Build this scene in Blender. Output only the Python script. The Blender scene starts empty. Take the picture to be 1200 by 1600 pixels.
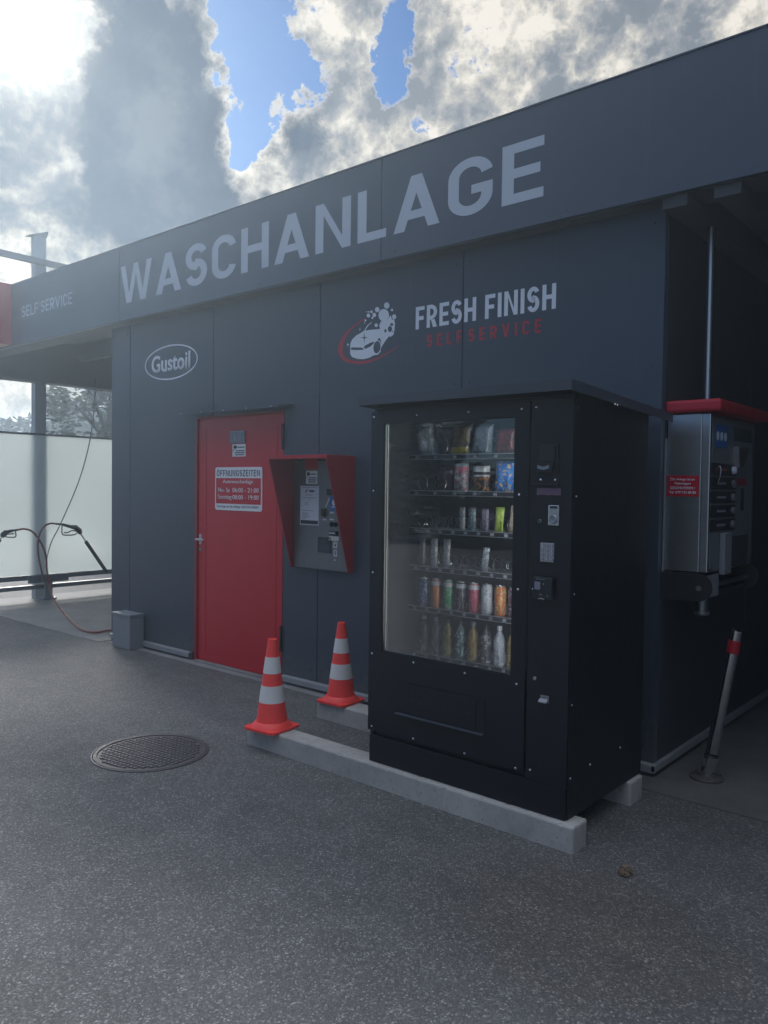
import bpy, bmesh, math, random
import numpy as np
from mathutils import Vector, Matrix
random.seed(7)
rng = np.random.default_rng(7)
R = math.radians
scn = bpy.context.scene
COL = scn.collection

# ------------------------------------------------------------------ camera
YAW, PIT, ROL, FPX, CAMH = -0.708284336, -0.0316671377, 0.0132257757, 1237.35, 1.55
_f = Vector((math.sin(YAW)*math.cos(PIT), math.cos(YAW)*math.cos(PIT), math.sin(PIT)))
_r = Vector((math.cos(YAW), -math.sin(YAW), 0)); _u = _r.cross(_f)
_r2 = _r*math.cos(ROL)+_u*math.sin(ROL); _u2 = _u*math.cos(ROL)-_r*math.sin(ROL)
camd = bpy.data.cameras.new('camera'); cam = bpy.data.objects.new('camera', camd); COL.objects.link(cam)
cam.matrix_world = Matrix(((_r2.x, _u2.x, -_f.x, 0), (_r2.y, _u2.y, -_f.y, 0), (_r2.z, _u2.z, -_f.z, CAMH), (0, 0, 0, 1)))
camd.sensor_fit = 'VERTICAL'; camd.sensor_height = 36; camd.lens = FPX/1600*36
camd.clip_start = .05; camd.clip_end = 3000
scn.camera = cam
def _ray(p): return _f + _r2*((p[0]-600)/FPX) - _u2*((p[1]-800)/FPX)
_C = Vector((0, 0, CAMH))
def onY(p, y): d = _ray(p); return _C+d*(y/d.y)
def onX(p, x): d = _ray(p); return _C+d*(x/d.x)
def onZ(p, z=0): d = _ray(p); return _C+d*((z-CAMH)/d.z)

# ------------------------------------------------------------------ light and exposure
SUN_AZ, SUN_EL = -65.3, 27.8          # degrees from +Y towards +X, and above the horizon
SUN_DIR = Vector((math.sin(R(SUN_AZ))*math.cos(R(SUN_EL)), math.cos(R(SUN_AZ))*math.cos(R(SUN_EL)), math.sin(R(SUN_EL))))
sl = bpy.data.lights.new('sun', 'SUN'); sun = bpy.data.objects.new('sun', sl); COL.objects.link(sun)
sl.energy = 3.2; sl.angle = R(16.0); sl.color = (1.0, .97, .92)
sun.rotation_euler = SUN_DIR.to_track_quat('Z', 'Y').to_euler(); sun.location = (-20, 9, 12)
scn.view_settings.view_transform = 'Standard'; scn.view_settings.look = 'None'
scn.view_settings.gamma = 1; scn.view_settings.use_curve_mapping = False
scn.view_settings.exposure = 0.75
scn.cycles.volume_bounces = 0
scn.cycles.max_bounces = 8; scn.cycles.transparent_max_bounces = 12
scn.cycles.use_denoising = True

class NT:
    """small node-graph helper"""
    def __init__(s, tree): s.t = tree; s.n = tree.nodes; s.l = tree.links
    def new(s, kind, **kw):
        n = s.n.new(kind)
        for k, v in kw.items(): setattr(n, k, v)
        return n
    def put(s, sock, v):
        if isinstance(v, bpy.types.NodeSocket): s.l.new(v, sock)
        elif v is not None: sock.default_value = v
    def m(s, op, a, b=None, c=None, clamp=False):
        n = s.new('ShaderNodeMath', operation=op, use_clamp=clamp)
        for i, v in enumerate((a, b, c)):
            if v is not None: s.put(n.inputs[i], v)
        return n.outputs[0]
    def mix(s, f, a, b, blend='MIX'):
        n = s.new('ShaderNodeMix', data_type='RGBA', blend_type=blend)
        s.put(n.inputs[0], f); s.put(n.inputs[6], a); s.put(n.inputs[7], b)
        return n.outputs[2]
    def ramp(s, f, stops, interp='LINEAR'):
        n = s.new('ShaderNodeValToRGB'); r = n.color_ramp; r.interpolation = interp
        while len(r.elements) < len(stops): r.elements.new(.5)
        for e, (p, c) in zip(r.elements, stops):
            e.position = p; e.color = (c if len(c) == 4 else (*c, 1)) if not isinstance(c, (int, float)) else (c, c, c, 1)
        s.put(n.inputs[0], f); return n.outputs[0]
    def noise(s, vec, scale, detail=4, rough=.5, dist=0):
        n = s.new('ShaderNodeTexNoise'); s.put(n.inputs['Vector'], vec)
        n.inputs['Scale'].default_value = scale; n.inputs['Detail'].default_value = detail
        n.inputs['Roughness'].default_value = rough; n.inputs['Distortion'].default_value = dist
        return n
    def sstep(s, v, lo, hi):
        n = s.new('ShaderNodeMapRange', interpolation_type='SMOOTHSTEP')
        s.put(n.inputs[0], v); n.inputs[1].default_value = lo; n.inputs[2].default_value = hi
        return n.outputs[0]

world = bpy.data.worlds.new('World'); scn.world = world; world.use_nodes = True
wt = NT(world.node_tree); wt.n.clear()
out = wt.new('ShaderNodeOutputWorld'); bg = wt.new('ShaderNodeBackground'); wt.l.new(bg.outputs[0], out.inputs[0])
sky = wt.new('ShaderNodeTexSky', sky_type='NISHITA', sun_disc=False)
sky.sun_elevation = R(SUN_EL); sky.sun_rotation = R(SUN_AZ)
sky.air_density = 1.0; sky.dust_density = .25; sky.ozone_density = 2.6
tc = wt.new('ShaderNodeTexCoord'); D = tc.outputs['Generated']
sx = wt.new('ShaderNodeSeparateXYZ'); wt.l.new(D, sx.inputs[0])
AZ = wt.m('MULTIPLY', wt.m('ARCTAN2', sx.outputs[0], sx.outputs[1]), 57.2958)
EL = wt.m('MULTIPLY', wt.m('ARCSINE', sx.outputs[2]), 57.2958)
# billowing edges: the heading is warped by noise before the cloud masses are placed
wn = wt.noise(D, 9.0, 8, .62)
wsep = wt.new('ShaderNodeSeparateColor'); wt.l.new(wn.outputs['Color'], wsep.inputs[0])
AZw = wt.m('ADD', AZ, wt.m('MULTIPLY', wt.m('SUBTRACT', wsep.outputs[0], .5), 12.5))
ELw = wt.m('ADD', EL, wt.m('MULTIPLY', wt.m('SUBTRACT', wsep.outputs[1], .5), 11.0))
def blob(a, e, ra, re, rot=0):
    da = wt.m('SUBTRACT', AZw, a); de = wt.m('SUBTRACT', ELw, e)
    c, s_ = math.cos(R(rot)), math.sin(R(rot))
    x = wt.m('ADD', wt.m('MULTIPLY', da, c/ra), wt.m('MULTIPLY', de, s_/ra))
    y = wt.m('SUBTRACT', wt.m('MULTIPLY', de, c/re), wt.m('MULTIPLY', da, s_/re))
    q = wt.m('ADD', wt.m('MULTIPLY', x, x), wt.m('MULTIPLY', y, y))
    return wt.m('POWER', 2.71828, wt.m('MULTIPLY', wt.m('POWER', q, 1.6), -1.0))
CLOUDS = [  # heading, elevation, half width, half height, turn, cover, thickness
    (-56.8, 24.8, 5.2, 7.2, 0, .95, 1.1), (-65.5, 17.0, 6.5, 7.5, 0, .55, .34), (-54.0, 16.5, 7.0, 4.8, 0, .62, .62),
    (-47.9, 23.6, 1.8, 2.4, 0, .50, .55), (-44.4, 26.0, 3.0, 8.5, 0, .44, .10), (-46.0, 19.5, 6.0, 4.0, 0, .50, .12),
    (-35.0, 26.0, 7.0, 7.5, 15, .50, .04), (-22.0, 28.5, 10.0, 8.0, 0, .60, .12),
    (-49.4, 29.0, 2.6, 5.2, 8, -.65, 0), (-50.3, 22.4, 1.5, 2.2, 0, -.50, 0), (-40.2, 28.2, 2.3, 3.0, -25, -.60, 0), (-35.0, 27.6, 1.3, 1.0, 20, -.42, 0),
    (-37.0, 24.5, .8, 1.2, 0, -.35, 0), (-28.5, 31.5, 2.2, 1.2, 0, -.5, 0), (-65.5, 27.8, 3.0, 3.0, 0, -.30, -.3), (-64.0, 7.0, 6.0, 3.0, 0, .25, 0),
    (125, 45, 75, 42, 0, .06, 0)]
dens = None; thick = None
for a, e, ra, re, ro, w_, th_ in CLOUDS:
    g_ = blob(a, e, ra, re, ro); b = wt.m('MULTIPLY', g_, w_)
    dens = b if dens is None else wt.m('ADD', dens, b)
    if th_:
        b = wt.m('MULTIPLY', g_, th_); thick = b if thick is None else wt.m('ADD', thick, b)
n1 = wt.noise(D, 11.0, 12, .66, 0)
pv_ = wt.new('ShaderNodeVectorMath', operation='MULTIPLY_ADD'); wt.l.new(wn.outputs['Color'], pv_.inputs[0]); pv_.inputs[1].default_value = (.10, .10, .10); wt.l.new(D, pv_.inputs[2])
puff = wt.new('ShaderNodeTexVoronoi', feature='F1'); wt.l.new(pv_.outputs[0], puff.inputs['Vector']); puff.inputs['Scale'].default_value = 17; puff.inputs['Detail'].default_value = 3.5
puff.inputs['Roughness'].default_value = .6; puff.normalize = True
n0 = wt.noise(D, 2.2, 3, .5)
dens = wt.m('ADD', dens, wt.m('MULTIPLY', wt.m('SUBTRACT', n1.outputs['Fac'], .5), .75))
dens = wt.m('ADD', dens, wt.m('MULTIPLY', wt.m('SUBTRACT', .34, puff.outputs['Distance']), .95))
dens = wt.m('ADD', dens, wt.m('MULTIPLY', wt.m('SUBTRACT', n0.outputs['Fac'], .45), .45))
dens = wt.m('ADD', dens, -.085, clamp=True)
# cloud colour: bright sunlit fringe, white billows shaded by their own puffs, blue-grey where the cloud is thick
shade = wt.m('ADD', wt.m('MULTIPLY', puff.outputs['Distance'], 1.0), wt.m('MULTIPLY', wt.m('SUBTRACT', n1.outputs['Fac'], .5), -.9))
white = wt.ramp(shade, [(.19, (.15, .17, .195)), (.27, (.23, .24, .25)), (.34, (.35, .34, .315)), (.42, (.53, .50, .45))])
tk = wt.m('ADD', wt.m('MULTIPLY', thick, 1.0), wt.m('MULTIPLY', dens, .45))
tk = wt.m('SUBTRACT', tk, wt.m('MULTIPLY', shade, .35))
cloud = wt.mix(wt.sstep(tk, .24, .88), white, wt.ramp(wt.m('ADD', wt.m('MULTIPLY', n1.outputs['Fac'], .5), wt.m('MULTIPLY', wsep.outputs[2], .5)), [(.36, (.030, .048, .078)), (.50, (.048, .070, .105)), (.60, (.095, .115, .145))]))
rim = wt.m('SUBTRACT', 1.0, wt.sstep(dens, .04, .18))
cloud = wt.mix(wt.m('MULTIPLY', rim, .75), cloud, (.56, .51, .43, 1))
alpha = wt.sstep(dens, .0, .17)
dt = wt.new('ShaderNodeVectorMath', operation='DOT_PRODUCT'); wt.l.new(D, dt.inputs[0]); dt.inputs[1].default_value = SUN_DIR
ang = wt.m('MULTIPLY', wt.m('ARCCOSINE', wt.m('MINIMUM', dt.outputs['Value'], .999999)), 57.2958)
glow = wt.m('ADD', wt.m('MULTIPLY', wt.m('POWER', 2.71828, wt.m('MULTIPLY', wt.m('POWER', wt.m('DIVIDE', ang, 2.6), 2.0), -1.0)), .9),
            wt.m('MULTIPLY', wt.m('POWER', 2.71828, wt.m('DIVIDE', ang, -7.0)), .06))
skys = wt.mix(1.0, sky.outputs[0], (.030, .042, .056, 1), 'MULTIPLY')
col = wt.mix(alpha, skys, cloud)
# pale overhead sheet, added out of view to light the ground
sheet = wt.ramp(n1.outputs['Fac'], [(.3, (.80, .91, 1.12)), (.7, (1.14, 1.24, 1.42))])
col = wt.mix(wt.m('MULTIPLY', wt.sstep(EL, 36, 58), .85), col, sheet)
gl = wt.mix(1.0, (1, .97, .90, 1), glow, 'MULTIPLY')
col = wt.mix(1.0, col, gl, 'ADD')
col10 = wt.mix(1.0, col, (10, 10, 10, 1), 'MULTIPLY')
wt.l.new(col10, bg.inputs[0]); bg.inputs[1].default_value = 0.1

# ------------------------------------------------------------------ materials
def newmat(name):
    m = bpy.data.materials.new(name); m.use_nodes = True; t = NT(m.node_tree); t.n.clear()
    o = t.new('ShaderNodeOutputMaterial'); return m, t, o
def pbr(name, c, rough=.5, metal=0, var=.12, scale=6, bump=0, bscale=150, spec=.5, rvar=.08, stain=None, stretch=None):
    m, t, o = newmat(name); p = t.new('ShaderNodeBsdfPrincipled'); t.l.new(p.outputs[0], o.inputs[0])
    co = t.new('ShaderNodeTexCoord').outputs['Object']
    if stretch:
        mp = t.new('ShaderNodeMapping'); mp.inputs['Scale'].default_value = stretch; t.l.new(co, mp.inputs[0]); co = mp.outputs[0]
    n = t.noise(co, scale, 5, .6)
    a = tuple(min(1, x*(1-var)) for x in c)+(1,); b = tuple(min(1, x*(1+var)) for x in c)+(1,)
    cc = t.mix(n.outputs['Fac'], a, b)
    if stain:
        s2 = t.noise(co, stain[1], 6, .65)
        cc = t.mix(t.sstep(s2.outputs['Fac'], stain[2], stain[3]), cc, (*stain[0], 1))
    t.put(p.inputs['Base Color'], cc)
    n3 = t.noise(co, scale*2.3, 4, .6)
    t.put(p.inputs['Roughness'], t.m('ADD', t.m('MULTIPLY', t.m('SUBTRACT', n3.outputs['Fac'], .5), rvar*2), rough, clamp=True))
    p.inputs['Metallic'].default_value = metal; p.inputs['Specular IOR Level'].default_value = spec
    if bump:
        bn = t.noise(co, bscale, 3, .6); b_ = t.new('ShaderNodeBump'); b_.inputs['Strength'].default_value = bump
        b_.inputs['Distance'].default_value = .004; t.l.new(bn.outputs['Fac'], b_.inputs['Height']); t.l.new(b_.outputs[0], p.inputs['Normal'])
    return m
def emit(name, c, s):
    m, t, o = newmat(name); e = t.new('ShaderNodeEmission'); e.inputs[0].default_value = (*c, 1); e.inputs[1].default_value = s
    t.l.new(e.outputs[0], o.inputs[0]); return m
M = {}
M['dark'] = pbr('dark_gap', (.012, .013, .016), .7)
M['bay'] = pbr('bay_dark_panel', (.040, .045, .055), .5, var=.15, scale=1.5, stain=((.032, .035, .04), 1.2, .55, .8))
M['ceil'] = pbr('canopy_underside', (.075, .080, .088), .6, var=.2, scale=2)
M['steelgrey'] = pbr('grey_painted_steel', (.13, .145, .16), .5, var=.12, scale=5)
M['boxgrey'] = pbr('grey_sheet_metal', (.20, .215, .235), .5, var=.10, scale=5, stain=((.13, .14, .15), 5, .6, .8))
M['colgrey'] = pbr('pale_grey_column_paint', (.36, .39, .42), .5, var=.1, scale=4)
M['alu'] = pbr('aluminium_trim', (.30, .31, .32), .5, .3, var=.15, scale=9)
M['galv'] = pbr('galvanised_steel', (.34, .36, .38), .45, 1, var=.2, scale=12)
M['stainless'] = pbr('brushed_stainless', (.60, .61, .63), .36, 1, var=.10, scale=4, stretch=(1, 1, 14))
M['steelpanel'] = pbr('worn_stainless_front', (.20, .205, .215), .45, .75, var=.12, scale=5, stretch=(9, 1, 1))
M['chrome'] = pbr('chrome', (.62, .64, .66), .12, 1, var=.05, scale=10, rvar=.05)
M['red'] = pbr('red_door_paint', (.50, .010, .026), .42, var=.10, scale=2, bump=.02, bscale=60, stain=((.24, .012, .02), 3, .6, .85))
M['redhood'] = pbr('dark_red_powder_coat', (.30, .014, .026), .45, var=.10, scale=5)
M['redcap'] = pbr('red_plastic_cap', (.42, .012, .03), .38, var=.08, scale=5)
M['redsign'] = pbr('red_sign_face', (.42, .05, .06), .35, var=.05)
M['black'] = pbr('black_powder_coat', (.0055, .0075, .0125), .42, var=.15, scale=7, bump=.05, bscale=350)
M['black2'] = pbr('black_plastic', (.016, .018, .021), .5, var=.15, scale=9)
M['roofcap'] = pbr('grey_black_sheet_roof', (.045, .054, .072), .42, var=.12, scale=4)
M['inside'] = pbr('dark_cabinet_lining', (.035, .038, .042), .6, var=.1)
M['rubber'] = pbr('black_rubber_hose', (.02, .02, .022), .5)
M['rubberred'] = pbr('dark_red_rubber', (.20, .045, .035), .5)
M['cone'] = pbr('orange_red_cone_pvc', (.86, .060, .050), .5, var=.10, scale=14, stain=((.55, .07, .05), 12, .62, .8))
M['conew'] = pbr('white_reflective_band', (.64, .62, .60), .5, var=.08, scale=18, stain=((.38, .38, .40), 14, .64, .8))
M['film'] = pbr('white_film_lettering', (.72, .76, .82), .45, var=.03, scale=5)
M['filmgrey'] = pbr('light_grey_lettering', (.46, .50, .56), .42, var=.03, scale=5)
M['filmred'] = pbr('red_film_lettering', (.42, .035, .045), .45, var=.05, scale=5)
M['white'] = pbr('white_sign_face', (.78, .78, .80), .45, var=.04)
M['paper'] = pbr('white_paper', (.62, .64, .70), .7, var=.05)
M['ink'] = pbr('dark_ink', (.03, .035, .05), .6)
M['inkgrey'] = pbr('grey_ink', (.22, .23, .28), .6)
M['blue'] = pbr('blue_sticker', (.03, .12, .36), .4)
M['screen'] = pbr('dark_display', (.03, .05, .065), .18)
M['display'] = pbr('dim_display_window', (.16, .10, .15), .25)
M['screw'] = pbr('bright_screw_head', (.75, .76, .78), .22, 1, var=.05)
M['rivet'] = pbr('dark_rivet', (.03, .035, .04), .4)
M['iron'] = pbr('cast_iron', (.088, .080, .082), .52, .2, var=.25, scale=14, bump=.15, bscale=120)
M['wire'] = pbr('steel_wire', (.45, .47, .49), .28, 1)
M['rail'] = pbr('price_rail', (.50, .52, .54), .3, .8)
M['clod'] = pbr('dry_brown_clod', (.16, .115, .075), .9, var=.35, scale=60, bump=.6, bscale=90)
M['bark'] = pbr('bark', (.05, .04, .03), .9, var=.3, scale=12)
M['led'] = emit('led_dots', (1, 1, .93), 1.3)
M['fillglow'] = emit('hidden_fill_glow', (.96, .98, 1), 26.0)  # added glow, out of sight, that lights the packs
M['coin'] = pbr('polished_coin_plate', (.70, .71, .72), .25, .9, var=.1, scale=20)

def cladding(name, c, splash):
    m, t, o = newmat(name); p = t.new('ShaderNodeBsdfPrincipled'); t.l.new(p.outputs[0], o.inputs[0])
    co = t.new('ShaderNodeTexCoord').outputs['Object']; se = t.new('ShaderNodeSeparateXYZ'); t.l.new(co, se.inputs[0])
    mp = t.new('ShaderNodeMapping'); mp.inputs['Scale'].default_value = (9, 9, .55); t.l.new(co, mp.inputs[0])
    st = t.noise(mp.outputs[0], 2.2, 5, .65); n = t.noise(co, 1.3, 5, .6); f = t.noise(co, 26, 5, .7)
    cc = t.mix(n.outputs['Fac'], tuple(x*.88 for x in c)+(1,), tuple(x*1.12 for x in c)+(1,))
    cc = t.mix(t.m('MULTIPLY', t.sstep(st.outputs['Fac'], .54, .78), .35), cc, tuple(x*1.45+.01 for x in c)+(1,))
    if splash:                                                  # grit splashed up from the tarmac
        h = t.m('ADD', t.m('MULTIPLY', se.outputs[2], 2.2), t.m('MULTIPLY', t.m('SUBTRACT', f.outputs['Fac'], .5), 1.4))
        cc = t.mix(t.m('MULTIPLY', t.m('SUBTRACT', 1, t.sstep(h, .0, .85)), .55), cc, (.115, .112, .105, 1))
    t.put(p.inputs['Base Color'], cc)
    t.put(p.inputs['Roughness'], t.m('ADD', .30, t.m('MULTIPLY', st.outputs['Fac'], .16)))
    bw = t.noise(co, 1.1, 2, .4); b_ = t.new('ShaderNodeBump'); b_.inputs['Strength'].default_value = .35; b_.inputs['Distance'].default_value = .01
    t.l.new(bw.outputs['Fac'], b_.inputs['Height']); t.l.new(b_.outputs[0], p.inputs['Normal']); return m
M['panel'] = cladding('anthracite_panel', (.048, .061, .086), True)
M['fascia'] = cladding('anthracite_fascia', (.062, .077, .106), False)
def asphalt():
    m, t, o = newmat('asphalt'); p = t.new('ShaderNodeBsdfPrincipled'); t.l.new(p.outputs[0], o.inputs[0])
    co = t.new('ShaderNodeTexCoord').outputs['Object']
    def voro(scale):
        v = t.new('ShaderNodeTexVoronoi', voronoi_dimensions='2D'); v.inputs['Scale'].default_value = scale; t.l.new(co, v.inputs['Vector'])
        s = t.new('ShaderNodeSeparateColor'); t.l.new(v.outputs['Color'], s.inputs[0]); return v, s
    v, s = voro(165); v2, s2 = voro(105)
    a = t.ramp(s.outputs[0], [(0, .070), (.5, .10), (.8, .13), (.92, .19), (.98, .30), (1, .36)])
    b = t.ramp(s2.outputs[1], [(0, .085), (.8, .105), (.94, .15), (1, .27)])
    c = t.mix(.38, a, b)
    big = t.noise(co, .55, 5, .55); mid = t.noise(co, 5, 5, .6)
    k = t.m('ADD', t.m('MULTIPLY', big.outputs['Fac'], .55), t.m('MULTIPLY', mid.outputs['Fac'], .35))
    c = t.mix(1, c, t.ramp(k, [(.28, (.74, .72, .70)), (.45, (1.0, .98, .96)), (.62, (1.28, 1.25, 1.21))]), 'MULTIPLY')
    sp = t.new('ShaderNodeTexVoronoi', voronoi_dimensions='2D'); sp.inputs['Scale'].default_value = 1.15; t.l.new(co, sp.inputs['Vector'])
    ssp = t.new('ShaderNodeSeparateColor'); t.l.new(sp.outputs['Color'], ssp.inputs[0])
    rr = t.m('ADD', sp.outputs['Distance'], t.m('MULTIPLY', t.m('SUBTRACT', mid.outputs['Fac'], .5), .22))
    spot = t.m('MULTIPLY', t.m('SUBTRACT', 1, t.sstep(rr, .03, .12)), t.m('GREATER_THAN', ssp.outputs[0], .55))
    c = t.mix(t.m('MULTIPLY', spot, .16), c, (.028, .027, .027, 1))              # drips of oil
    mp2 = t.new('ShaderNodeMapping'); mp2.inputs['Scale'].default_value = (.35, 2.6, 1); t.l.new(co, mp2.inputs[0])
    tr = t.noise(mp2.outputs[0], 1.0, 4, .55)
    c = t.mix(t.m('MULTIPLY', t.sstep(tr.outputs['Fac'], .55, .72), .30), c, t.mix(1, c, (1.5, 1.47, 1.42, 1), 'MULTIPLY'))   # dusty wheel tracks along the wall
    # a brownish oily patch on the tarmac to the right of the beams
    se = t.new('ShaderNodeSeparateXYZ'); t.l.new(co, se.inputs[0])
    dx = t.m('DIVIDE', t.m('ADD', se.outputs[0], 1.25), .75); dy = t.m('DIVIDE', t.m('SUBTRACT', se.outputs[1], 2.55), .6)
    q = t.m('ADD', t.m('MULTIPLY', dx, dx), t.m('MULTIPLY', dy, dy))
    q = t.m('SUBTRACT', t.m('ADD', 1, t.m('MULTIPLY', t.m('SUBTRACT', mid.outputs['Fac'], .5), 1.6)), q)
    c = t.mix(t.m('MULTIPLY', t.sstep(q, 0, 1), .55), c, t.mix(1, c, (.72, .60, .48, 1), 'MULTIPLY'))
    t.put(p.inputs['Base Color'], c)
    t.put(p.inputs['Roughness'], t.ramp(s.outputs[1], [(0, .68), (1, .95)]))
    p.inputs['Specular IOR Level'].default_value = .25
    bu = t.new('ShaderNodeBump'); bu.inputs['Strength'].default_value = .45; bu.inputs['Distance'].default_value = .004
    h = t.m('ADD', t.m('MULTIPLY', v.outputs['Distance'], -.8), t.m('MULTIPLY', s.outputs[2], .6))
    t.l.new(h, bu.inputs['Height']); t.l.new(bu.outputs[0], p.inputs['Normal']); return m
M['asphalt'] = asphalt()
def concrete(name, c, dark):
    m, t, o = newmat(name); p = t.new('ShaderNodeBsdfPrincipled'); t.l.new(p.outputs[0], o.inputs[0])
    co = t.new('ShaderNodeTexCoord').outputs['Object']
    n = t.noise(co, 3, 8, .65); n2 = t.noise(co, 28, 6, .7); v = t.new('ShaderNodeTexVoronoi'); v.inputs['Scale'].default_value = 26; t.l.new(co, v.inputs['Vector'])
    base = t.mix(n.outputs['Fac'], tuple(x*.45 for x in c)+(1,), tuple(x*1.5 for x in c)+(1,))
    base = t.mix(t.m('MULTIPLY', t.sstep(n2.outputs['Fac'], .5, .75), .5), base, (*dark, 1))
    pit = t.m('MULTIPLY', t.sstep(v.outputs['Distance'], .16, .08), t.sstep(n.outputs['Fac'], .48, .6))
    base = t.mix(t.m('MULTIPLY', pit, .6), base, tuple(x*.4 for x in c)+(1,))
    t.put(p.inputs['Base Color'], base); p.inputs['Roughness'].default_value = .85
    bu = t.new('ShaderNodeBump'); bu.inputs['Strength'].default_value = .5; bu.inputs['Distance'].default_value = .004
    t.l.new(t.m('SUBTRACT', n2.outputs['Fac'], pit), bu.inputs['Height']); t.l.new(bu.outputs[0], p.inputs['Normal']); return m
M['concrete'] = concrete('cast_concrete_beam', (.37, .355, .33), (.19, .18, .165))
M['slab'] = concrete('concrete_slab', (.20, .195, .185), (.12, .115, .105))
M['slabdark'] = concrete('darker_concrete_slab', (.11, .11, .105), (.07, .07, .068))  # darker concrete of the right bay floor and the plinth
M['strip'] = concrete('concrete_strip', (.22, .215, .21), (.12, .12, .115))
def glass():
    m, t, o = newmat('dusty_clear_glass'); tr = t.new('ShaderNodeBsdfTransparent'); tr.inputs[0].default_value = (.92, .94, .95, 1)
    g = t.new('ShaderNodeBsdfGlossy'); g.inputs['Roughness'].default_value = .015
    fr = t.new('ShaderNodeFresnel'); fr.inputs[0].default_value = 1.5
    mx = t.new('ShaderNodeMixShader'); t.l.new(t.m('MULTIPLY', fr.outputs[0], 1.25, clamp=True), mx.inputs[0]); t.l.new(tr.outputs[0], mx.inputs[1]); t.l.new(g.outputs[0], mx.inputs[2])
    df = t.new('ShaderNodeBsdfDiffuse'); df.inputs[0].default_value = (.5, .52, .55, 1)
    co = t.new('ShaderNodeTexCoord').outputs['Object']; n = t.noise(co, 3.5, 6, .6)
    m2 = t.new('ShaderNodeMixShader'); t.l.new(t.ramp(n.outputs['Fac'], [(.3, .012), (.75, .04)]), m2.inputs[0]); t.l.new(mx.outputs[0], m2.inputs[1]); t.l.new(df.outputs[0], m2.inputs[2])
    t.l.new(m2.outputs[0], o.inputs[0]); return m
M['glass'] = glass()
def frosted():
    m, t, o = newmat('frosted_panel'); tl = t.new('ShaderNodeBsdfTranslucent'); tl.inputs[0].default_value = (.62, .66, .645, 1)
    rf = t.new('ShaderNodeBsdfRefraction'); rf.inputs[0].default_value = (.84, .86, .86, 1); rf.inputs['Roughness'].default_value = .33; rf.inputs['IOR'].default_value = 1.06
    df = t.new('ShaderNodeBsdfDiffuse'); df.inputs[0].default_value = (.6, .64, .65, 1)
    co = t.new('ShaderNodeTexCoord').outputs['Object']; n = t.noise(co, 2.5, 4, .6)
    mx = t.new('ShaderNodeMixShader'); t.l.new(t.ramp(n.outputs['Fac'], [(.3, .46), (.7, .60)]), mx.inputs[0]); t.l.new(tl.outputs[0], mx.inputs[1]); t.l.new(rf.outputs[0], mx.inputs[2])
    m2 = t.new('ShaderNodeMixShader'); m2.inputs[0].default_value = .08; t.l.new(mx.outputs[0], m2.inputs[1]); t.l.new(df.outputs[0], m2.inputs[2])
    t.l.new(m2.outputs[0], o.inputs[0]); return m
M['frosted'] = frosted()
def leafmat(name, c):
    m, t, o = newmat(name); p = t.new('ShaderNodeBsdfPrincipled'); co = t.new('ShaderNodeTexCoord').outputs['Object']
    n = t.noise(co, 2.0, 5, .7); n2 = t.noise(co, 40, 2, .5)
    k = t.m('ADD', t.m('MULTIPLY', n.outputs['Fac'], .6), t.m('MULTIPLY', n2.outputs['Fac'], .4))
    t.put(p.inputs['Base Color'], t.ramp(k, [(.3, tuple(x*.45 for x in c)), (.5, c), (.7, tuple(x*1.7 for x in c))])); p.inputs['Roughness'].default_value = .6
    tl = t.new('ShaderNodeBsdfTranslucent'); tl.inputs[0].default_value = (*[x*1.2 for x in c], 1)
    mx = t.new('ShaderNodeMixShader'); mx.inputs[0].default_value = .25; t.l.new(p.outputs[0], mx.inputs[1]); t.l.new(tl.outputs[0], mx.inputs[2])
    t.l.new(mx.outputs[0], o.inputs[0]); return m
M['leaf'] = leafmat('tree_leaves', (.030, .050, .022))
M['hill'] = leafmat('wooded_hill', (.03, .05, .04))
def pack(name, c1, c2, c3, scale=28, rough=.35, bands=None):
    """printed packaging: blotches of three colours, with an optional plain band"""
    m, t, o = newmat(name); p = t.new('ShaderNodeBsdfPrincipled'); t.l.new(p.outputs[0], o.inputs[0])
    co = t.new('ShaderNodeTexCoord').outputs['Object']
    n = t.noise(co, scale, 3, .5, 1.2); n2 = t.noise(co, scale*2.2, 2, .5, .5)
    c = t.mix(t.sstep(n.outputs['Fac'], .50, .56), (*c1, 1), (*c2, 1)); c = t.mix(t.sstep(n2.outputs['Fac'], .56, .60), c, (*c3, 1))
    if bands:
        se = t.new('ShaderNodeSeparateXYZ'); t.l.new(co, se.inputs[0])
        for lo, hi, bc in bands:
            f = t.m('MULTIPLY', t.m('GREATER_THAN', se.outputs[2], lo), t.m('LESS_THAN', se.outputs[2], hi)); c = t.mix(f, c, (*bc, 1))
    t.put(p.inputs['Base Color'], c); p.inputs['Roughness'].default_value = rough; return m

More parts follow.
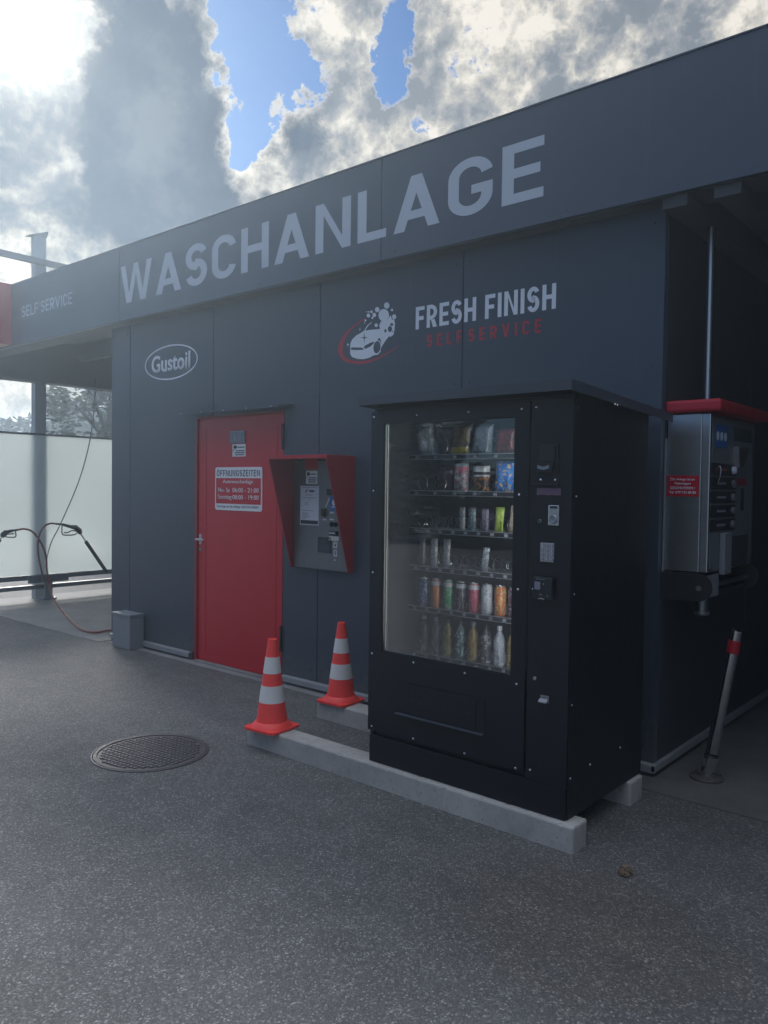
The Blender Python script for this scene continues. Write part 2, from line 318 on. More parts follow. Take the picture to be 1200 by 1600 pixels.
# ------------------------------------------------------------------ geometry helpers
def box(bm, x0, x1, y0, y1, z0, z1, bev=0, seg=2):
    if x0 > x1: x0, x1 = x1, x0
    if y0 > y1: y0, y1 = y1, y0
    if z0 > z1: z0, z1 = z1, z0
    v = [bm.verts.new((x, y, z)) for x in (x0, x1) for y in (y0, y1) for z in (z0, z1)]
    fs = [bm.faces.new([v[i] for i in q]) for q in ((0, 1, 3, 2), (4, 6, 7, 5), (0, 4, 5, 1), (2, 3, 7, 6), (0, 2, 6, 4), (1, 5, 7, 3))]
    if bev:
        es = list({e for f in fs for e in f.edges}); bmesh.ops.bevel(bm, geom=es, offset=bev, segments=seg, profile=.5, affect='EDGES')
    return bm
def ngon_prism(bm, pts, off):
    """closed prism: pts (list of Vector) and the offset Vector to its other face"""
    a = [bm.verts.new(p) for p in pts]; b = [bm.verts.new(Vector(p)+Vector(off)) for p in pts]
    fs = [bm.faces.new(a), bm.faces.new(b[::-1])]
    n = len(a)
    for i in range(n): fs.append(bm.faces.new((a[i], b[i], b[(i+1) % n], a[(i+1) % n])))
    bmesh.ops.recalc_face_normals(bm, faces=fs); return bm
def xz(bm, pts, y0, y1): return ngon_prism(bm, [Vector((x, y0, z)) for x, z in pts], Vector((0, y1-y0, 0)))
def yz(bm, pts, x0, x1): return ngon_prism(bm, [Vector((x0, y, z)) for y, z in pts], Vector((x1-x0, 0, 0)))
def ring_frame(d):
    d = Vector(d).normalized(); a = Vector((0, 0, 1)) if abs(d.z) < .9 else Vector((1, 0, 0))
    u = d.cross(a).normalized(); return u, d.cross(u)
def tube(bm, path, r, seg=10, cap=True):
    path = [Vector(p) for p in path]; n = len(path); rings = []
    rr = r if isinstance(r, (list, tuple)) else [r]*n
    u = None
    for i, p in enumerate(path):
        d = (path[min(i+1, n-1)]-path[max(i-1, 0)]).normalized()
        if u is None: u, v = ring_frame(d)
        else: u = (u-d*u.dot(d)).normalized(); v = d.cross(u)
        rings.append([bm.verts.new(p+(u*math.cos(2*math.pi*k/seg)+v*math.sin(2*math.pi*k/seg))*rr[i]) for k in range(seg)])
    fs = []
    for a, b in zip(rings, rings[1:]):
        for k in range(seg): fs.append(bm.faces.new((a[k], a[(k+1) % seg], b[(k+1) % seg], b[k])))
    if cap: fs.append(bm.faces.new(rings[0][::-1])); fs.append(bm.faces.new(rings[-1]))
    bmesh.ops.recalc_face_normals(bm, faces=fs); return bm
def smooth_path(pts, sub=8):
    pts = [Vector(p) for p in pts]; o = []
    for i in range(len(pts)-1):
        p0, p1, p2, p3 = pts[max(i-1, 0)], pts[i], pts[i+1], pts[min(i+2, len(pts)-1)]
        for k in range(sub):
            t = k/sub; o.append(.5*((2*p1)+(p2-p0)*t+(2*p0-5*p1+4*p2-p3)*t*t+(3*p1-p0-3*p2+p3)*t**3))
    return o+[pts[-1]]
def lathe(bm, prof, c=(0, 0, 0), seg=32, axis='Z'):
    c = Vector(c); rings = []
    for r, h in prof:
        ring = []
        for k in range(seg):
            a = 2*math.pi*k/seg; x, y = r*math.cos(a), r*math.sin(a)
            ring.append(bm.verts.new(c+(Vector((x, y, h)) if axis == 'Z' else Vector((x, -h, y)) if axis == 'Y' else Vector((h, x, y)))))
        rings.append(ring)
    fs = []
    for a, b in zip(rings, rings[1:]):
        for k in range(seg): fs.append(bm.faces.new((a[k], a[(k+1) % seg], b[(k+1) % seg], b[k])))
    fs.append(bm.faces.new(rings[0][::-1])); fs.append(bm.faces.new(rings[-1]))
    bmesh.ops.recalc_face_normals(bm, faces=fs); return bm
def B(): return bmesh.new()
def origin(o):
    return o.matrix_world.translation if False else Vector(o.get('_o', (0, 0, 0)))
ORG = {}
def obj(name, bm, m, parent=None, smooth=False, at=None):
    """links the mesh (built in world coordinates) as ONE object; a part takes its thing's origin"""
    if parent is not None: o0 = ORG[parent.name]
    elif at is not None: o0 = Vector(at)
    else:
        vs = [v.co for v in bm.verts]; mn = [min(v[i] for v in vs) for i in range(3)]; mx = [max(v[i] for v in vs) for i in range(3)]
        o0 = Vector(((mn[0]+mx[0])/2, (mn[1]+mx[1])/2, mn[2]))
    bmesh.ops.translate(bm, verts=bm.verts, vec=-o0)
    me = bpy.data.meshes.new(name); bm.to_mesh(me); bm.free(); me.materials.append(M[m] if isinstance(m, str) else m)
    if smooth:
        for p in me.polygons: p.use_smooth = True
        me.set_sharp_from_angle(angle=R(35))
    o = bpy.data.objects.new(name, me); COL.objects.link(o); ORG[o.name] = o0
    if parent is not None: o.parent = parent
    else: o.location = o0
    return o
def tag(o, label=None, cat=None, group=None, kind=None):
    for k, v in (('label', label), ('category', cat), ('group', group), ('kind', kind)):
        if v: o[k] = v
    return o
def thing(name, loc, label, cat, group=None):
    o = bpy.data.objects.new(name, None); COL.objects.link(o); o.location = loc; o.empty_display_size = .1
    ORG[o.name] = Vector(loc); return tag(o, label, cat, group)
def struct(name, bm, m): return tag(obj(name, bm, m, at=(0, 0, 0)), kind='structure')
def quad(bm, pts): bm.faces.new([bm.verts.new(p) for p in pts]); return bm

def text_bm(s, x0, x1, z0, z1, y, bold=0.0, thick=.0012, axis='Y', shear=0):
    """lettering fitted into the rectangle, standing just proud of a surface facing -Y (or +X)"""
    cu = bpy.data.curves.new('lettering', 'FONT'); cu.body = s; cu.size = 1; cu.offset = bold; cu.extrude = 0; cu.resolution_u = 4; cu.shear = shear
    o = bpy.data.objects.new('lettering_tmp', cu); COL.objects.link(o)
    dg = bpy.context.evaluated_depsgraph_get(); me = bpy.data.meshes.new_from_object(o.evaluated_get(dg))
    bm = bmesh.new(); bm.from_mesh(me); bpy.data.objects.remove(o); bpy.data.curves.remove(cu); bpy.data.meshes.remove(me)
    xs = [v.co.x for v in bm.verts]; ys = [v.co.y for v in bm.verts]; a, b, c, d = min(xs), max(xs), min(ys), max(ys)
    for v in bm.verts:
        X = x0+(v.co.x-a)/(b-a)*(x1-x0); Z = z0+(v.co.y-c)/(d-c)*(z1-z0)
        v.co = (X, y, Z) if axis == 'Y' else (y, X, Z)
    ge = bmesh.ops.extrude_face_region(bm, geom=list(bm.faces))
    off = Vector((0, -thick, 0)) if axis == 'Y' else Vector((thick, 0, 0))
    bmesh.ops.translate(bm, verts=[g for g in ge['geom'] if isinstance(g, bmesh.types.BMVert)], vec=off)
    bmesh.ops.recalc_face_normals(bm, faces=bm.faces); return bm
def join(bm, other):
    me = bpy.data.meshes.new('tmp'); other.to_mesh(me); other.free(); bm.from_mesh(me); bpy.data.meshes.remove(me); return bm

# ---- a plain engineering (DIN-like) capital alphabet: outlines and constant-width strokes
def strip(pts, t):
    """constant-width stroke as one outline, mitred"""
    pts = [p for i, p in enumerate(pts) if i == 0 or math.hypot(p[0]-pts[i-1][0], p[1]-pts[i-1][1]) > 1e-4]
    n = len(pts); L, Rr = [], []
    for i, (x, y) in enumerate(pts):
        ax, ay = pts[max(i-1, 0)]; bx, by = pts[min(i+1, n-1)]
        d1 = (x-ax, y-ay); d2 = (bx-x, by-y)
        if i == 0: d1 = d2
        if i == n-1: d2 = d1
        l1 = math.hypot(*d1); l2 = math.hypot(*d2); n1_ = (-d1[1]/l1, d1[0]/l1); n2_ = (-d2[1]/l2, d2[0]/l2)
        mx, my = n1_[0]+n2_[0], n1_[1]+n2_[1]; ml = mx*mx+my*my; k = t/max(ml, .5)
        L.append((x+mx*k, y+my*k)); Rr.append((x-mx*k, y-my*k))
    return [[L[i], L[i+1], Rr[i+1], Rr[i]] for i in range(n-1)]
def arc(cx, cy, rx, ry, a0, a1, n=12):
    return [(cx+rx*math.cos(R(a0+(a1-a0)*k/n)), cy+ry*math.sin(R(a0+(a1-a0)*k/n))) for k in range(n+1)]
def glyph(ch, w, t):
    """list of polygons in a box w wide and 1 high, stroke t"""
    h = t/2; r = min(w/2-h, .30); yt, yb = 1-h, h
    def bar(x0, x1, y0, y1): return [(x0, y0), (x1, y0), (x1, y1), (x0, y1)]
    if ch == 'I': return [bar(0, t, 0, 1)]
    if ch == 'L': return [bar(0, t, 0, 1), bar(t, w, 0, t)]
    if ch == 'E': return [bar(0, t, 0, 1), bar(t, w, 0, t), bar(t, w, 1-t, 1), bar(t, w*.92, .5-h, .5+h)]
    if ch == 'F': return [bar(0, t, 0, 1), bar(t, w, 1-t, 1), bar(t, w*.9, .5-h-.02, .5+h-.02)]
    if ch == 'H': return [bar(0, t, 0, 1), bar(w-t, w, 0, 1), bar(t, w-t, .5-h, .5+h)]
    if ch == 'T': return [bar(0, w, 1-t, 1), bar(w/2-h, w/2+h, 0, 1-t)]
    if ch == 'N':
        k = t*1.12
        return [bar(0, t, 0, 1), bar(w-t, w, 0, 1), [(t, 1), (t, 1-k*1.35), (w-t, 0), (w-t, k*1.35)]]
    if ch == 'Z':
        return [bar(0, w, 1-t, 1), bar(0, w, 0, t), [(0, t), (t*1.25, t), (w, 1-t), (w-t*1.25, 1-t)]]
    if ch == 'A':
        k = t*1.08; a = w/2
        def xl(y): return a*y*(1-k*.52/a)           # outer left edge
        ap = k*.5; yb0, yb1 = .20, .20+t*.95
        def xo(y): return (a-ap)*y
        def xi(y): return (a-ap)*y+k*1.04
        yx = (a-k*1.04)/(a-ap)
        P = [[(0, 0), (xi(0), 0), (xi(yb0), yb0), (xo(yb0), yb0)], [(xo(yb0), yb0), (xi(yb0), yb0), (xi(yb1), yb1), (xo(yb1), yb1)], [(xo(yb1), yb1), (xi(yb1), yb1), (a, yx), (a, 1), (xo(1), 1)]]
        P += [[(w-x, y) for x, y in p[::-1]] for p in P]
        return P+[[(xi(yb0), yb0), (w-xi(yb0), yb0), (w-xi(yb1), yb1), (xi(yb1), yb1)]]
    if ch == 'V':
        k = t*1.06; a = w/2
        p = [(0, 1), (k, 1), (a, k*1.9), (a, 0), (a-k*.5, 0)]
        return [p, [(w-x, y) for x, y in p[::-1]]]
    if ch == 'W':
        k = t*.98; a = w/2; q = w*.27
        p1 = [(0, 1), (k, 1), (q+.01, k*1.6), (q+.01, 0), (q-k*.5, 0)]
        p2 = [(q+.01, 0), (q+.01, k*1.6), (a-k*.42, 1), (a, 1), (a, 1-k*1.7), (q+k*.55, 0)]
        P = [p1, p2]
        return P+[[(w-x, y) for x, y in p[::-1]] for p in P]
    if ch == 'U': return strip([(h, 1), (h, r+h)]+arc(h+r, r+h, r, r, 180, 270, 8)+arc(w-h-r, r+h, r, r, 270, 360, 8)+[(w-h, 1)], t)
    if ch in 'OÖ':
        P = strip([(h, .5), (h, r+h)]+arc(h+r, r+h, r, r, 180, 270, 8)+arc(w-h-r, r+h, r, r, 270, 360, 8)+[(w-h, .5)], t)
        P += strip([(w-h, .5), (w-h, 1-r-h)]+arc(w-h-r, 1-r-h, r, r, 0, 90, 8)+arc(h+r, 1-r-h, r, r, 90, 180, 8)+[(h, .5)], t)
        if ch == 'Ö': P += [bar(w*.5-t*1.3, w*.5-t*.4, 1.08, 1.2), bar(w*.5+t*.4, w*.5+t*1.3, 1.08, 1.2)]
        return P
    if ch in 'CG':
        top = arc(w-h-r, 1-h-r, r, r, 8, 90, 8)+arc(h+r, 1-h-r, r, r, 90, 180, 10)
        if ch == 'C': return strip(top+arc(h+r, h+r, r, r, 180, 270, 10)+arc(w-h-r, h+r, r, r, 270, 352, 8), t)
        return strip(top+arc(h+r, h+r, r, r, 180, 270, 10)+arc(w-h-r, h+r, r, r, 270, 360, 8)+[(w-h, .36)], t)+[bar(w*.53, w, .36, .36+t*.95)]
    if ch == 'S':
        q = .225*1.02; qx = min(w/2-h, .27)
        cu = 1-h-q; cl = h+q*1.02+.0
        return strip(arc(w-h-qx, cu, qx, q, 22, 90, 7)+arc(h+qx, cu, qx, q, 90, 262, 14)+arc(w-h-qx, cl, qx, q*1.05, 82, -90, 14)+arc(h+qx, cl, qx, q*1.05, 270, 200, 7), t)
    if ch in 'PR':
        q = .245; yc = 1-h-q
        P = [bar(0, t, 0, 1)]+strip([(t, yt), (w-h-q, yt)]+arc(w-h-q, yc, q, q, 90, -90, 12)+[(t, yc-q)], t)
        if ch == 'R': P.append([(w*.42, yc-q-h), (w*.42+t*1.15, yc-q-h), (w, 0), (w-t*1.2, 0)])
        return P
    return []
GW = dict(I=None, W=1.02, A=.76, S=.60, C=.62, H=.66, N=.70, L=.52, G=.66, E=.56, F=.54, R=.62, V=.72, U=.64, O=.66, Z=.58, T=.58, P=.60); GW['Ö'] = .66
def caps(s, x0, x1, z0, z1, y, t=.17, gap=.13, wf=1.0, space=.32, thick=.0012):
    """capitals fitted into the rectangle: x is scaled to the measured length"""
    pen = 0; out = []
    for ch in s:
        if ch == ' ': pen += space; continue
        w = t if ch == 'I' else GW[ch]*wf
        out += [[(pen+a, b) for a, b in p] for p in glyph(ch, w, t)]; pen += w+gap
    k = (x1-x0)/(pen-gap); bm = B()
    for p in out:
        P = [(x0+a*k, z0+b*(z1-z0)) for a, b in p]
        A = sum(P[i][0]*P[(i+1) % len(P)][1]-P[(i+1) % len(P)][0]*P[i][1] for i in range(len(P)))
        if abs(A) < 1e-9: continue
        if A < 0: P = P[::-1]
        f = bm.faces.new([bm.verts.new((a, y-thick, b)) for a, b in P])
    return bm
def ell(cx, cz, rx, rz, n=32, rot=0):
    c, s = math.cos(rot), math.sin(rot)
    return [(cx+rx*math.cos(2*math.pi*k/n)*c-rz*math.sin(2*math.pi*k/n)*s, cz+rx*math.cos(2*math.pi*k/n)*s+rz*math.sin(2*math.pi*k/n)*c) for k in range(n)]
def ringshape(bm, outer, inner, y0, y1):
    n = len(outer); A = []
    for pts, y in ((outer, y0), (inner, y0), (outer, y1), (inner, y1)): A.append([bm.verts.new((x, y, z)) for x, z in pts])
    fs = []
    for k in range(n):
        j = (k+1) % n
        fs += [bm.faces.new((A[0][k], A[0][j], A[1][j], A[1][k])), bm.faces.new((A[2][k], A[3][k], A[3][j], A[2][j])),
               bm.faces.new((A[0][k], A[2][k], A[2][j], A[0][j])), bm.faces.new((A[1][k], A[1][j], A[3][j], A[3][k]))]
    bmesh.ops.recalc_face_normals(bm, faces=fs); return bm

# ------------------------------------------------------------------ setting
YW, XR, XL, YF = 4.18, -1.64, -7.115, 4.03      # front wall face, right corner, left corner, fascia face
bm = B(); quad(bm, [(-220, -120, 0), (160, -120, 0), (160, 220, 0), (-220, 220, 0)]); struct('ground', bm, 'asphalt')
bm = B(); box(bm, -10.6, XL+.02, 4.03, 10.5, -.02, .006); struct('concrete_floor', bm, 'slab')
bm = B(); box(bm, XR-.05, 3.6, 3.965, 10.5, -.02, .006); struct('concrete_floor', bm, 'slabdark')
bm = B()
box(bm, -7.05, XR-.06, 4.085, 4.19, -.02, .005); struct('concrete_strip', bm, 'strip')
# wooded hill beyond
bm = B(); pts = [(-260, 690), (-120, 676), (-40, 662), (0, 657), (40, 650), (66, 637), (92, 628), (125, 622), (175, 625), (260, 630), (420, 640), (600, 680), (800, 725)]
prev = None
for i, p in enumerate(pts):
    d = _ray(p); d = d/math.hypot(d.x, d.y); k = 38.0
    top = _C+d*k; n = 1
    cols = []
    for dist, f in ((28, -.02), (32, .45), (35, .8), (38, 1.0), (46, .9), (66, -.02)):
        q = Vector((d.x*dist, d.y*dist, top.z*f)); cols.append(bm.verts.new(q))
    if prev:
        for a, b, c, e in zip(prev, prev[1:], cols[1:], cols): bm.faces.new((a, b, c, e))
    prev = cols
bmesh.ops.subdivide_edges(bm, edges=bm.edges[:], cuts=9, use_grid_fill=True)
for v in bm.verts:
    if v.co.z > .4: v.co.z += rng.uniform(-.16, .16); v.co.x += rng.uniform(-.3, .3)
bmesh.ops.recalc_face_normals(bm, faces=bm.faces); struct('hill', bm, 'hill')

# ------------------------------------------------------------------ the wash building
bld = thing('car_wash_building', (-4.4, 6.5, 0), 'low anthracite panel building with WASCHANLAGE lettering on its long fascia', 'building')
seams = [XL, -6.79, -5.509, -4.227, -2.94, XR]
def rivets(bm, spots, y=YW-.012):
    for x, z in spots: lathe(bm, [(.0075, 0), (.0065, .003), (.003, .0045)], (x, y, z), 8, 'Y')
DX0, DX1, DZ = -5.755, -4.612, 2.135
g = .004
for i in range(5):
    a, b = seams[i]+(g if i else 0), seams[i+1]-(g if i < 4 else 0); z0, z1 = .075, 3.06
    if i == 1: P = [(a, z0), (DX0, z0), (DX0, DZ), (b, DZ), (b, z1), (a, z1)]
    elif i == 2: P = [(a, DZ), (DX1, DZ), (DX1, z0), (b, z0), (b, z1), (a, z1)]
    else: P = [(a, z0), (b, z0), (b, z1), (a, z1)]
    bm = B(); xz(bm, P, YW, YW+.012)
    obj('wall_panel', bm, 'panel', bld)
bm = B()
sp = []
for x in (-7.06, -6.84, -6.74, -5.56, -5.46, -4.28, -4.18, -3.0, -2.88, -1.70):
    for z in (.16, 1.1, 2.22, 2.98):
        if DX0-.05 < x < DX1+.05 and z < 2.2: continue
        sp.append((x, z))
rivets(bm, sp, YW); obj('rivets', bm, 'rivet', bld)
bm = B(); box(bm, XL+.003, DX0, YW+.014, YW+.06, 0, 3.05); box(bm, DX1, XR-.003, YW+.014, YW+.06, 0, 3.05); box(bm, DX0, DX1, YW+.014, YW+.06, DZ, 3.05)
obj('wall_backing', bm, 'dark', bld)
for y0, y1 in ((YW+.065, 5.756), (5.764, 7.6), (7.608, 9.5)):
    bm = B(); box(bm, XR-.03, XR, y0, y1, .075, 3.06); obj('side_wall_panel', bm, 'bay', bld)
bm = B(); box(bm, XR-.028, XR-.001, YW+.001, YW+.063, .075, 3.06, .002); obj('corner_trim', bm, 'panel', bld)
bm = B(); box(bm, XL, XL+.03, YW+.065, 9.5, .05, 3.06); obj('side_wall_panel', bm, 'bay', bld)
bm = B(); box(bm, XL, 3.6, 9.5, 9.6, 0, 3.3); obj('back_wall', bm, 'bay', bld)
bm = B(); box(bm, 3.5, 3.6, 4.2, 9.5, 0, 3.3); obj('bay_partition_wall', bm, 'bay', bld)
bm = B(); box(bm, 2.3, 2.42, .9, 4.02, 0, 3.74, .003); obj('unseen_shade_wall', bm, 'panel', bld)  # added out of view to block light from the right
# base flashing: an aluminium angle along the foot of the panels
def flash(x0, x1):
    bm = B(); yz(bm, [(YW+.012, .075), (YW-.028, .068), (YW-.030, .064), (YW-.030, .028), (YW-.026, .028), (YW-.026, .060), (YW+.012, .066)], x0, x1); return bm
obj('base_trim', flash(XL+.02, -5.80), 'alu', bld); obj('base_trim', flash(-4.598, XR+.02), 'alu', bld)
bm = B(); box(bm, XR, XR+.026, YW-.03, 9.5, .035, .075, .003); obj('base_trim', bm, 'alu', bld)
bm = B(); box(bm, XL+.02, DX0-.03, YW-.012, YW+.012, 0, .062); box(bm, DX1+.02, XR-.002, YW-.012, YW+.012, 0, .062); obj('plinth', bm, 'slabdark', bld)
# door: leaf with an inset field, frame, handle, lock, threshold
door = B(); DY = YW+.014
box(door, DX0+.035, DX1-.012, DY, DY+.04, .022, DZ-.02, .002)
dr = obj('door', door, 'red', bld)
bm = B(); x0, x1, z0, z1 = -5.612, DX1-.10, .085, DZ-.10
for a in ((x0-.006, x0, z0, z1), (x1, x1+.006, z0, z1)): box(bm, a[0], a[1], DY-.0035, DY, a[2], a[3], .001)
box(bm, x0-.006, x1+.006, DY-.0035, DY, z0-.006, z0, .001); obj('field_bead', bm, 'red', dr)
bm = B(); box(bm, DX0, DX0+.03, YW-.004, YW+.05, .0, DZ, .002); box(bm, DX1-.010, DX1, YW-.004, YW+.05, 0, DZ, .002); box(bm, DX0+.031, DX1-.011, YW-.004, YW+.05, DZ-.018, DZ-.001, .001); obj('door_frame', bm, 'redhood', bld)
bm = B(); box(bm, DX0+.03, DX1-.01, YW-.03, YW+.06, .0, .018); obj('threshold', bm, 'strip', bld)
bm = B(); box(bm, -5.708, -5.672, DY-.006, DY, 1.03, 1.12, .002); tube(bm, [(-5.69, DY-.004, 1.075), (-5.69, DY-.045, 1.075)], .010); tube(bm, smooth_path([(-5.695, DY-.047, 1.075), (-5.65, DY-.05, 1.075), (-5.585, DY-.047, 1.073)], 4), .009)
obj('handle', bm, 'stainless', dr, True)
bm = B(); lathe(bm, [(.018, 0), (.018, .006), (.014, .008)], (-5.69, DY, .985), 16, 'Y'); box(bm, -5.693, -5.687, DY-.012, DY-.008, .975, .995); obj('lock', bm, 'galv', dr, True)
for z in (1.93, .35):
    bm = B(); tube(bm, [(DX1-.006, YW-.012, z-.1), (DX1-.006, YW-.012, z+.1)], .011, 12); obj('hinge', bm, 'dark', dr, True)
bm = B(); box(bm, -5.275, -5.093, DY-.012, DY, 1.895, 1.995, .003)
vg = obj('vent_plate', bm, 'inkgrey', dr)
bm = B()
for k in range(3): box(bm, -5.225+k*.038, -5.215+k*.038, DY-.017, DY-.012, 1.915, 1.975, .001)
box(bm, -5.275, -5.093, DY-.016, DY-.012, 1.985, 1.995); box(bm, -5.275, -5.267, DY-.016, DY-.012, 1.895, 1.985); box(bm, -5.101, -5.093, DY-.016, DY-.012, 1.895, 1.985)
obj('vent_slats', bm, 'galv', vg)
# rain ledge over the door
bm = B(); yz(bm, [(YW, 2.178), (4.03, 2.162), (4.03, 2.146), (4.034, 2.146), (4.036, 2.158), (YW, 2.172)], -5.86, -4.51); obj('rain_ledge', bm, 'panel', bld)
bm = B()
for k in range(5): lathe(bm, [(.008, 0), (.006, .004)], (-5.76+k*.29, 4.032, 2.154), 8, 'Y')
obj('ledge_screws', bm, 'galv', bld)
# fascia in three sheets with seams, its underside, and the roof
for a, b in ((-10.35, -6.737), (-6.731, -3.513), (-3.507, 3.6)):
    bm = B(); box(bm, a, b, YF, YF+.04, 3.06, 3.738, .003)
    for k in range(int((b-a)/.62)+1):
        x = a+.12+k*.62
        if x < b-.05: lathe(bm, [(.007, 0), (.006, .003)], (x, YF, 3.10), 8, 'Y')
    obj('fascia', bm, 'fascia', bld)
bm = B(); box(bm, -10.36, 3.6, YF-.006, YF+.10, 3.738, 3.746); obj('fascia_cap', bm, 'fascia', bld)
bm = B(); box(bm, -10.35, 3.6, YF+.041, YW+.12, 3.058, 3.07); obj('soffit', bm, 'ceil', bld)
bm = B(); box(bm, -10.35, 3.6, YF+.045, 9.6, 3.40, 3.70); obj('roof', bm, 'ceil', bld)
bm = B(); box(bm, XL, XR, YW+.121, 9.5, 3.058, 3.068); obj('ceiling', bm, 'ceil', bld)
bm = B(); box(bm, -10.36, -10.10, YF+.05, 9.5, 2.855, 3.395, .004); obj('canopy_beam', bm, 'steelgrey', bld)
for y in (5.4, 7.2, 9.0):
    bm = B(); box(bm, -10.09, XL-.01, y, y+.12, 3.18, 3.39, .004); obj('canopy_beam', bm, 'steelgrey', bld)
for x in (-1.62, -1.36, -1.0, -.6):
    bm = B(); box(bm, x, x+.13, YF+.041, 9.4, 3.0, 3.25, .004); obj('canopy_beam', bm, 'ceil', bld)
for k in range(9):
    x = -1.3+k*.55; bm = B(); box(bm, x, x+.26, YW+.125, 9.4, 3.33, 3.398); obj('roof_rib', bm, 'ceil', bld)
# lettering and logo on the facade
obj('lettering', caps('WASCHANLAGE', -6.709, -2.291, 3.212, 3.557, YF-.0005, .164, .13), 'filmgrey', bld)
obj('lettering', caps('SELF SERVICE', -8.706, -7.607, 3.348, 3.466, YF-.0005, .14, .16), 'filmgrey', bld)
obj('lettering', caps('FRESH FINISH', -3.322, -2.28, 2.604, 2.753, YW-.0005, .17, .12, .86, .30), 'film', bld)
obj('lettering', caps('SELF SERVICE', -3.227, -2.373, 2.477, 2.558, YW-.0005, .17, .42, .9, .15), 'filmred', bld)
obj('lettering', text_bm('Gustoil', -6.43, -5.835, 2.566, 2.724, YW-.0005, .022), 'film', bld)
bm = B(); ringshape(bm, ell(-6.135, 2.646, .405, .156, 64), ell(-6.135, 2.646, .393, .144, 64), YW, YW-.0015); obj('logo_oval', bm, 'film', bld)
def LG(p): q = onY((510+p[0]*130/1200, 460+p[1]*130/1200), YW); return (q.x, q.z)
def poly(bm, pts, k): return xz(bm, [LG(p) for p in pts], YW-.0005-k*.0006, YW-.0012-k*.0006)
bm = B(); poly(bm, [(570, 340), (480, 388), (380, 460), (290, 540), (220, 630), (180, 720), (165, 800), (185, 880), (240, 950), (330, 990), (450, 1005), (580, 995), (720, 945), (860, 870), (960, 810), (1060, 720),
                    (955, 795), (850, 855), (720, 918), (600, 953), (480, 965), (370, 955), (290, 925), (245, 870), (235, 800), (250, 700), (290, 600), (360, 510), (450, 430), (575, 350)], 0)
obj('logo_swoosh', bm, 'filmred', bld)
bm = B(); poly(bm, [(345, 760), (348, 705), (375, 650), (430, 595), (500, 555), (540, 528), (600, 515), (700, 505), (775, 500), (766, 440), (790, 390), (880, 372), (930, 302), (950, 372), (975, 342), (990, 420), (985, 500), (970, 580), (930, 612), (905, 605), (860, 660), (810, 735), (790, 770), (780, 830), (745, 868), (680, 880), (620, 915), (530, 935), (450, 930), (375, 905), (345, 860)], 1)
poly(bm, [(541, 532), (590, 450), (655, 397), (658, 404), (600, 458), (556, 530)], 1.4)
for x, y, r in ((830, 300, 80), (872, 160, 41), (735, 220, 34), (652, 250, 19), (608, 305, 27), (692, 297, 28), (665, 338, 15), (720, 445, 25), (948, 225, 17), (980, 322, 31), (612, 252, 10), (583, 252, 8), (565, 375, 14), (552, 412, 8)):
    poly(bm, ell(x, y, r*.95, r*1.12, 20), 2 if r > 60 else 1)
for x, y, r in ((485, 505, 17), (312, 725, 22)):
    poly(bm, [(x+(r if k % 2 == 0 else r*.3)*math.sin(k*math.pi/4)*(.8 if k % 4 == 2 else 1), y-(r*1.3 if k % 2 == 0 else r*.3)*math.cos(k*math.pi/4)) for k in range(8)], 1)
car = obj('logo_car', bm, 'film', bld)
bm = B(); poly(bm, [(355, 775), (380, 765), (510, 768), (550, 790), (520, 801), (400, 803), (355, 795)], 3); poly(bm, [(538, 765), (560, 740), (640, 697), (695, 682), (690, 702), (640, 750), (570, 786)], 3)
poly(bm, ell(733, 762, 50, 90, 28, .12), 3); poly(bm, [(738, 655), (770, 625), (787, 660), (797, 715), (772, 672)], 3)
poly(bm, [(550+(60 if k % 2 == 0 else 11)*math.sin(k*math.pi/4), 625-(75 if k % 2 == 0 else 11)*math.cos(k*math.pi/4)) for k in range(8)], 3)
for x, y, a, b in ((920, 500, 30, 44), (855, 525, 17, 24), (945, 435, 22, 22), (960, 537, 8, 9)): poly(bm, ell(x, y, a, b, 20), 3)
obj('logo_car_detail', bm, 'panel', car)

# ------------------------------------------------------------------ signs on the door
t = thing('opening_hours_sign', (-5.182, DY, 1.337), 'white and red opening hours board with German text on the red door', 'sign')
SY = DY-.006
bm = B(); box(bm, -5.484, -4.880, SY, DY-.0005, 1.337, 1.697); 
bmesh.ops.bevel(bm, geom=[e for e in bm.edges if abs(e.verts[0].co.y-e.verts[1].co.y) > .003], offset=.022, segments=5, profile=.5, affect='EDGES'); obj('board', bm, 'white', t)
bm = B(); box(bm, -5.472, -4.892, SY-.0012, SY-.0002, 1.392, 1.607); obj('red_field', bm, 'red', t)
bm = caps('ÖFFNUNGSZEITEN', -5.460, -4.904, 1.622, 1.674, SY-.0003, .15, .20); join(bm, text_bm('Feiertage ist die Anlage GESCHLOSSEN', -5.457, -4.92, 1.355, 1.380, SY-.0003, 0)); obj('dark_text', bm, 'ink', t)
bm = text_bm('Autowaschanlage', -5.378, -4.990, 1.554, 1.594, SY-.0014, .0)
join(bm, text_bm('Mo- Sa', -5.443, -5.285, 1.489, 1.526, SY-.0014, .003)); join(bm, text_bm('06:00 - 21:00', -5.250, -4.918, 1.489, 1.526, SY-.0014, .003))
join(bm, text_bm('Sonntag', -5.443, -5.262, 1.420, 1.468, SY-.0014, .003)); join(bm, text_bm('08:00 - 19:00', -5.250, -4.918, 1.430, 1.467, SY-.0014, .003)); obj('white_text', bm, 'white', t)
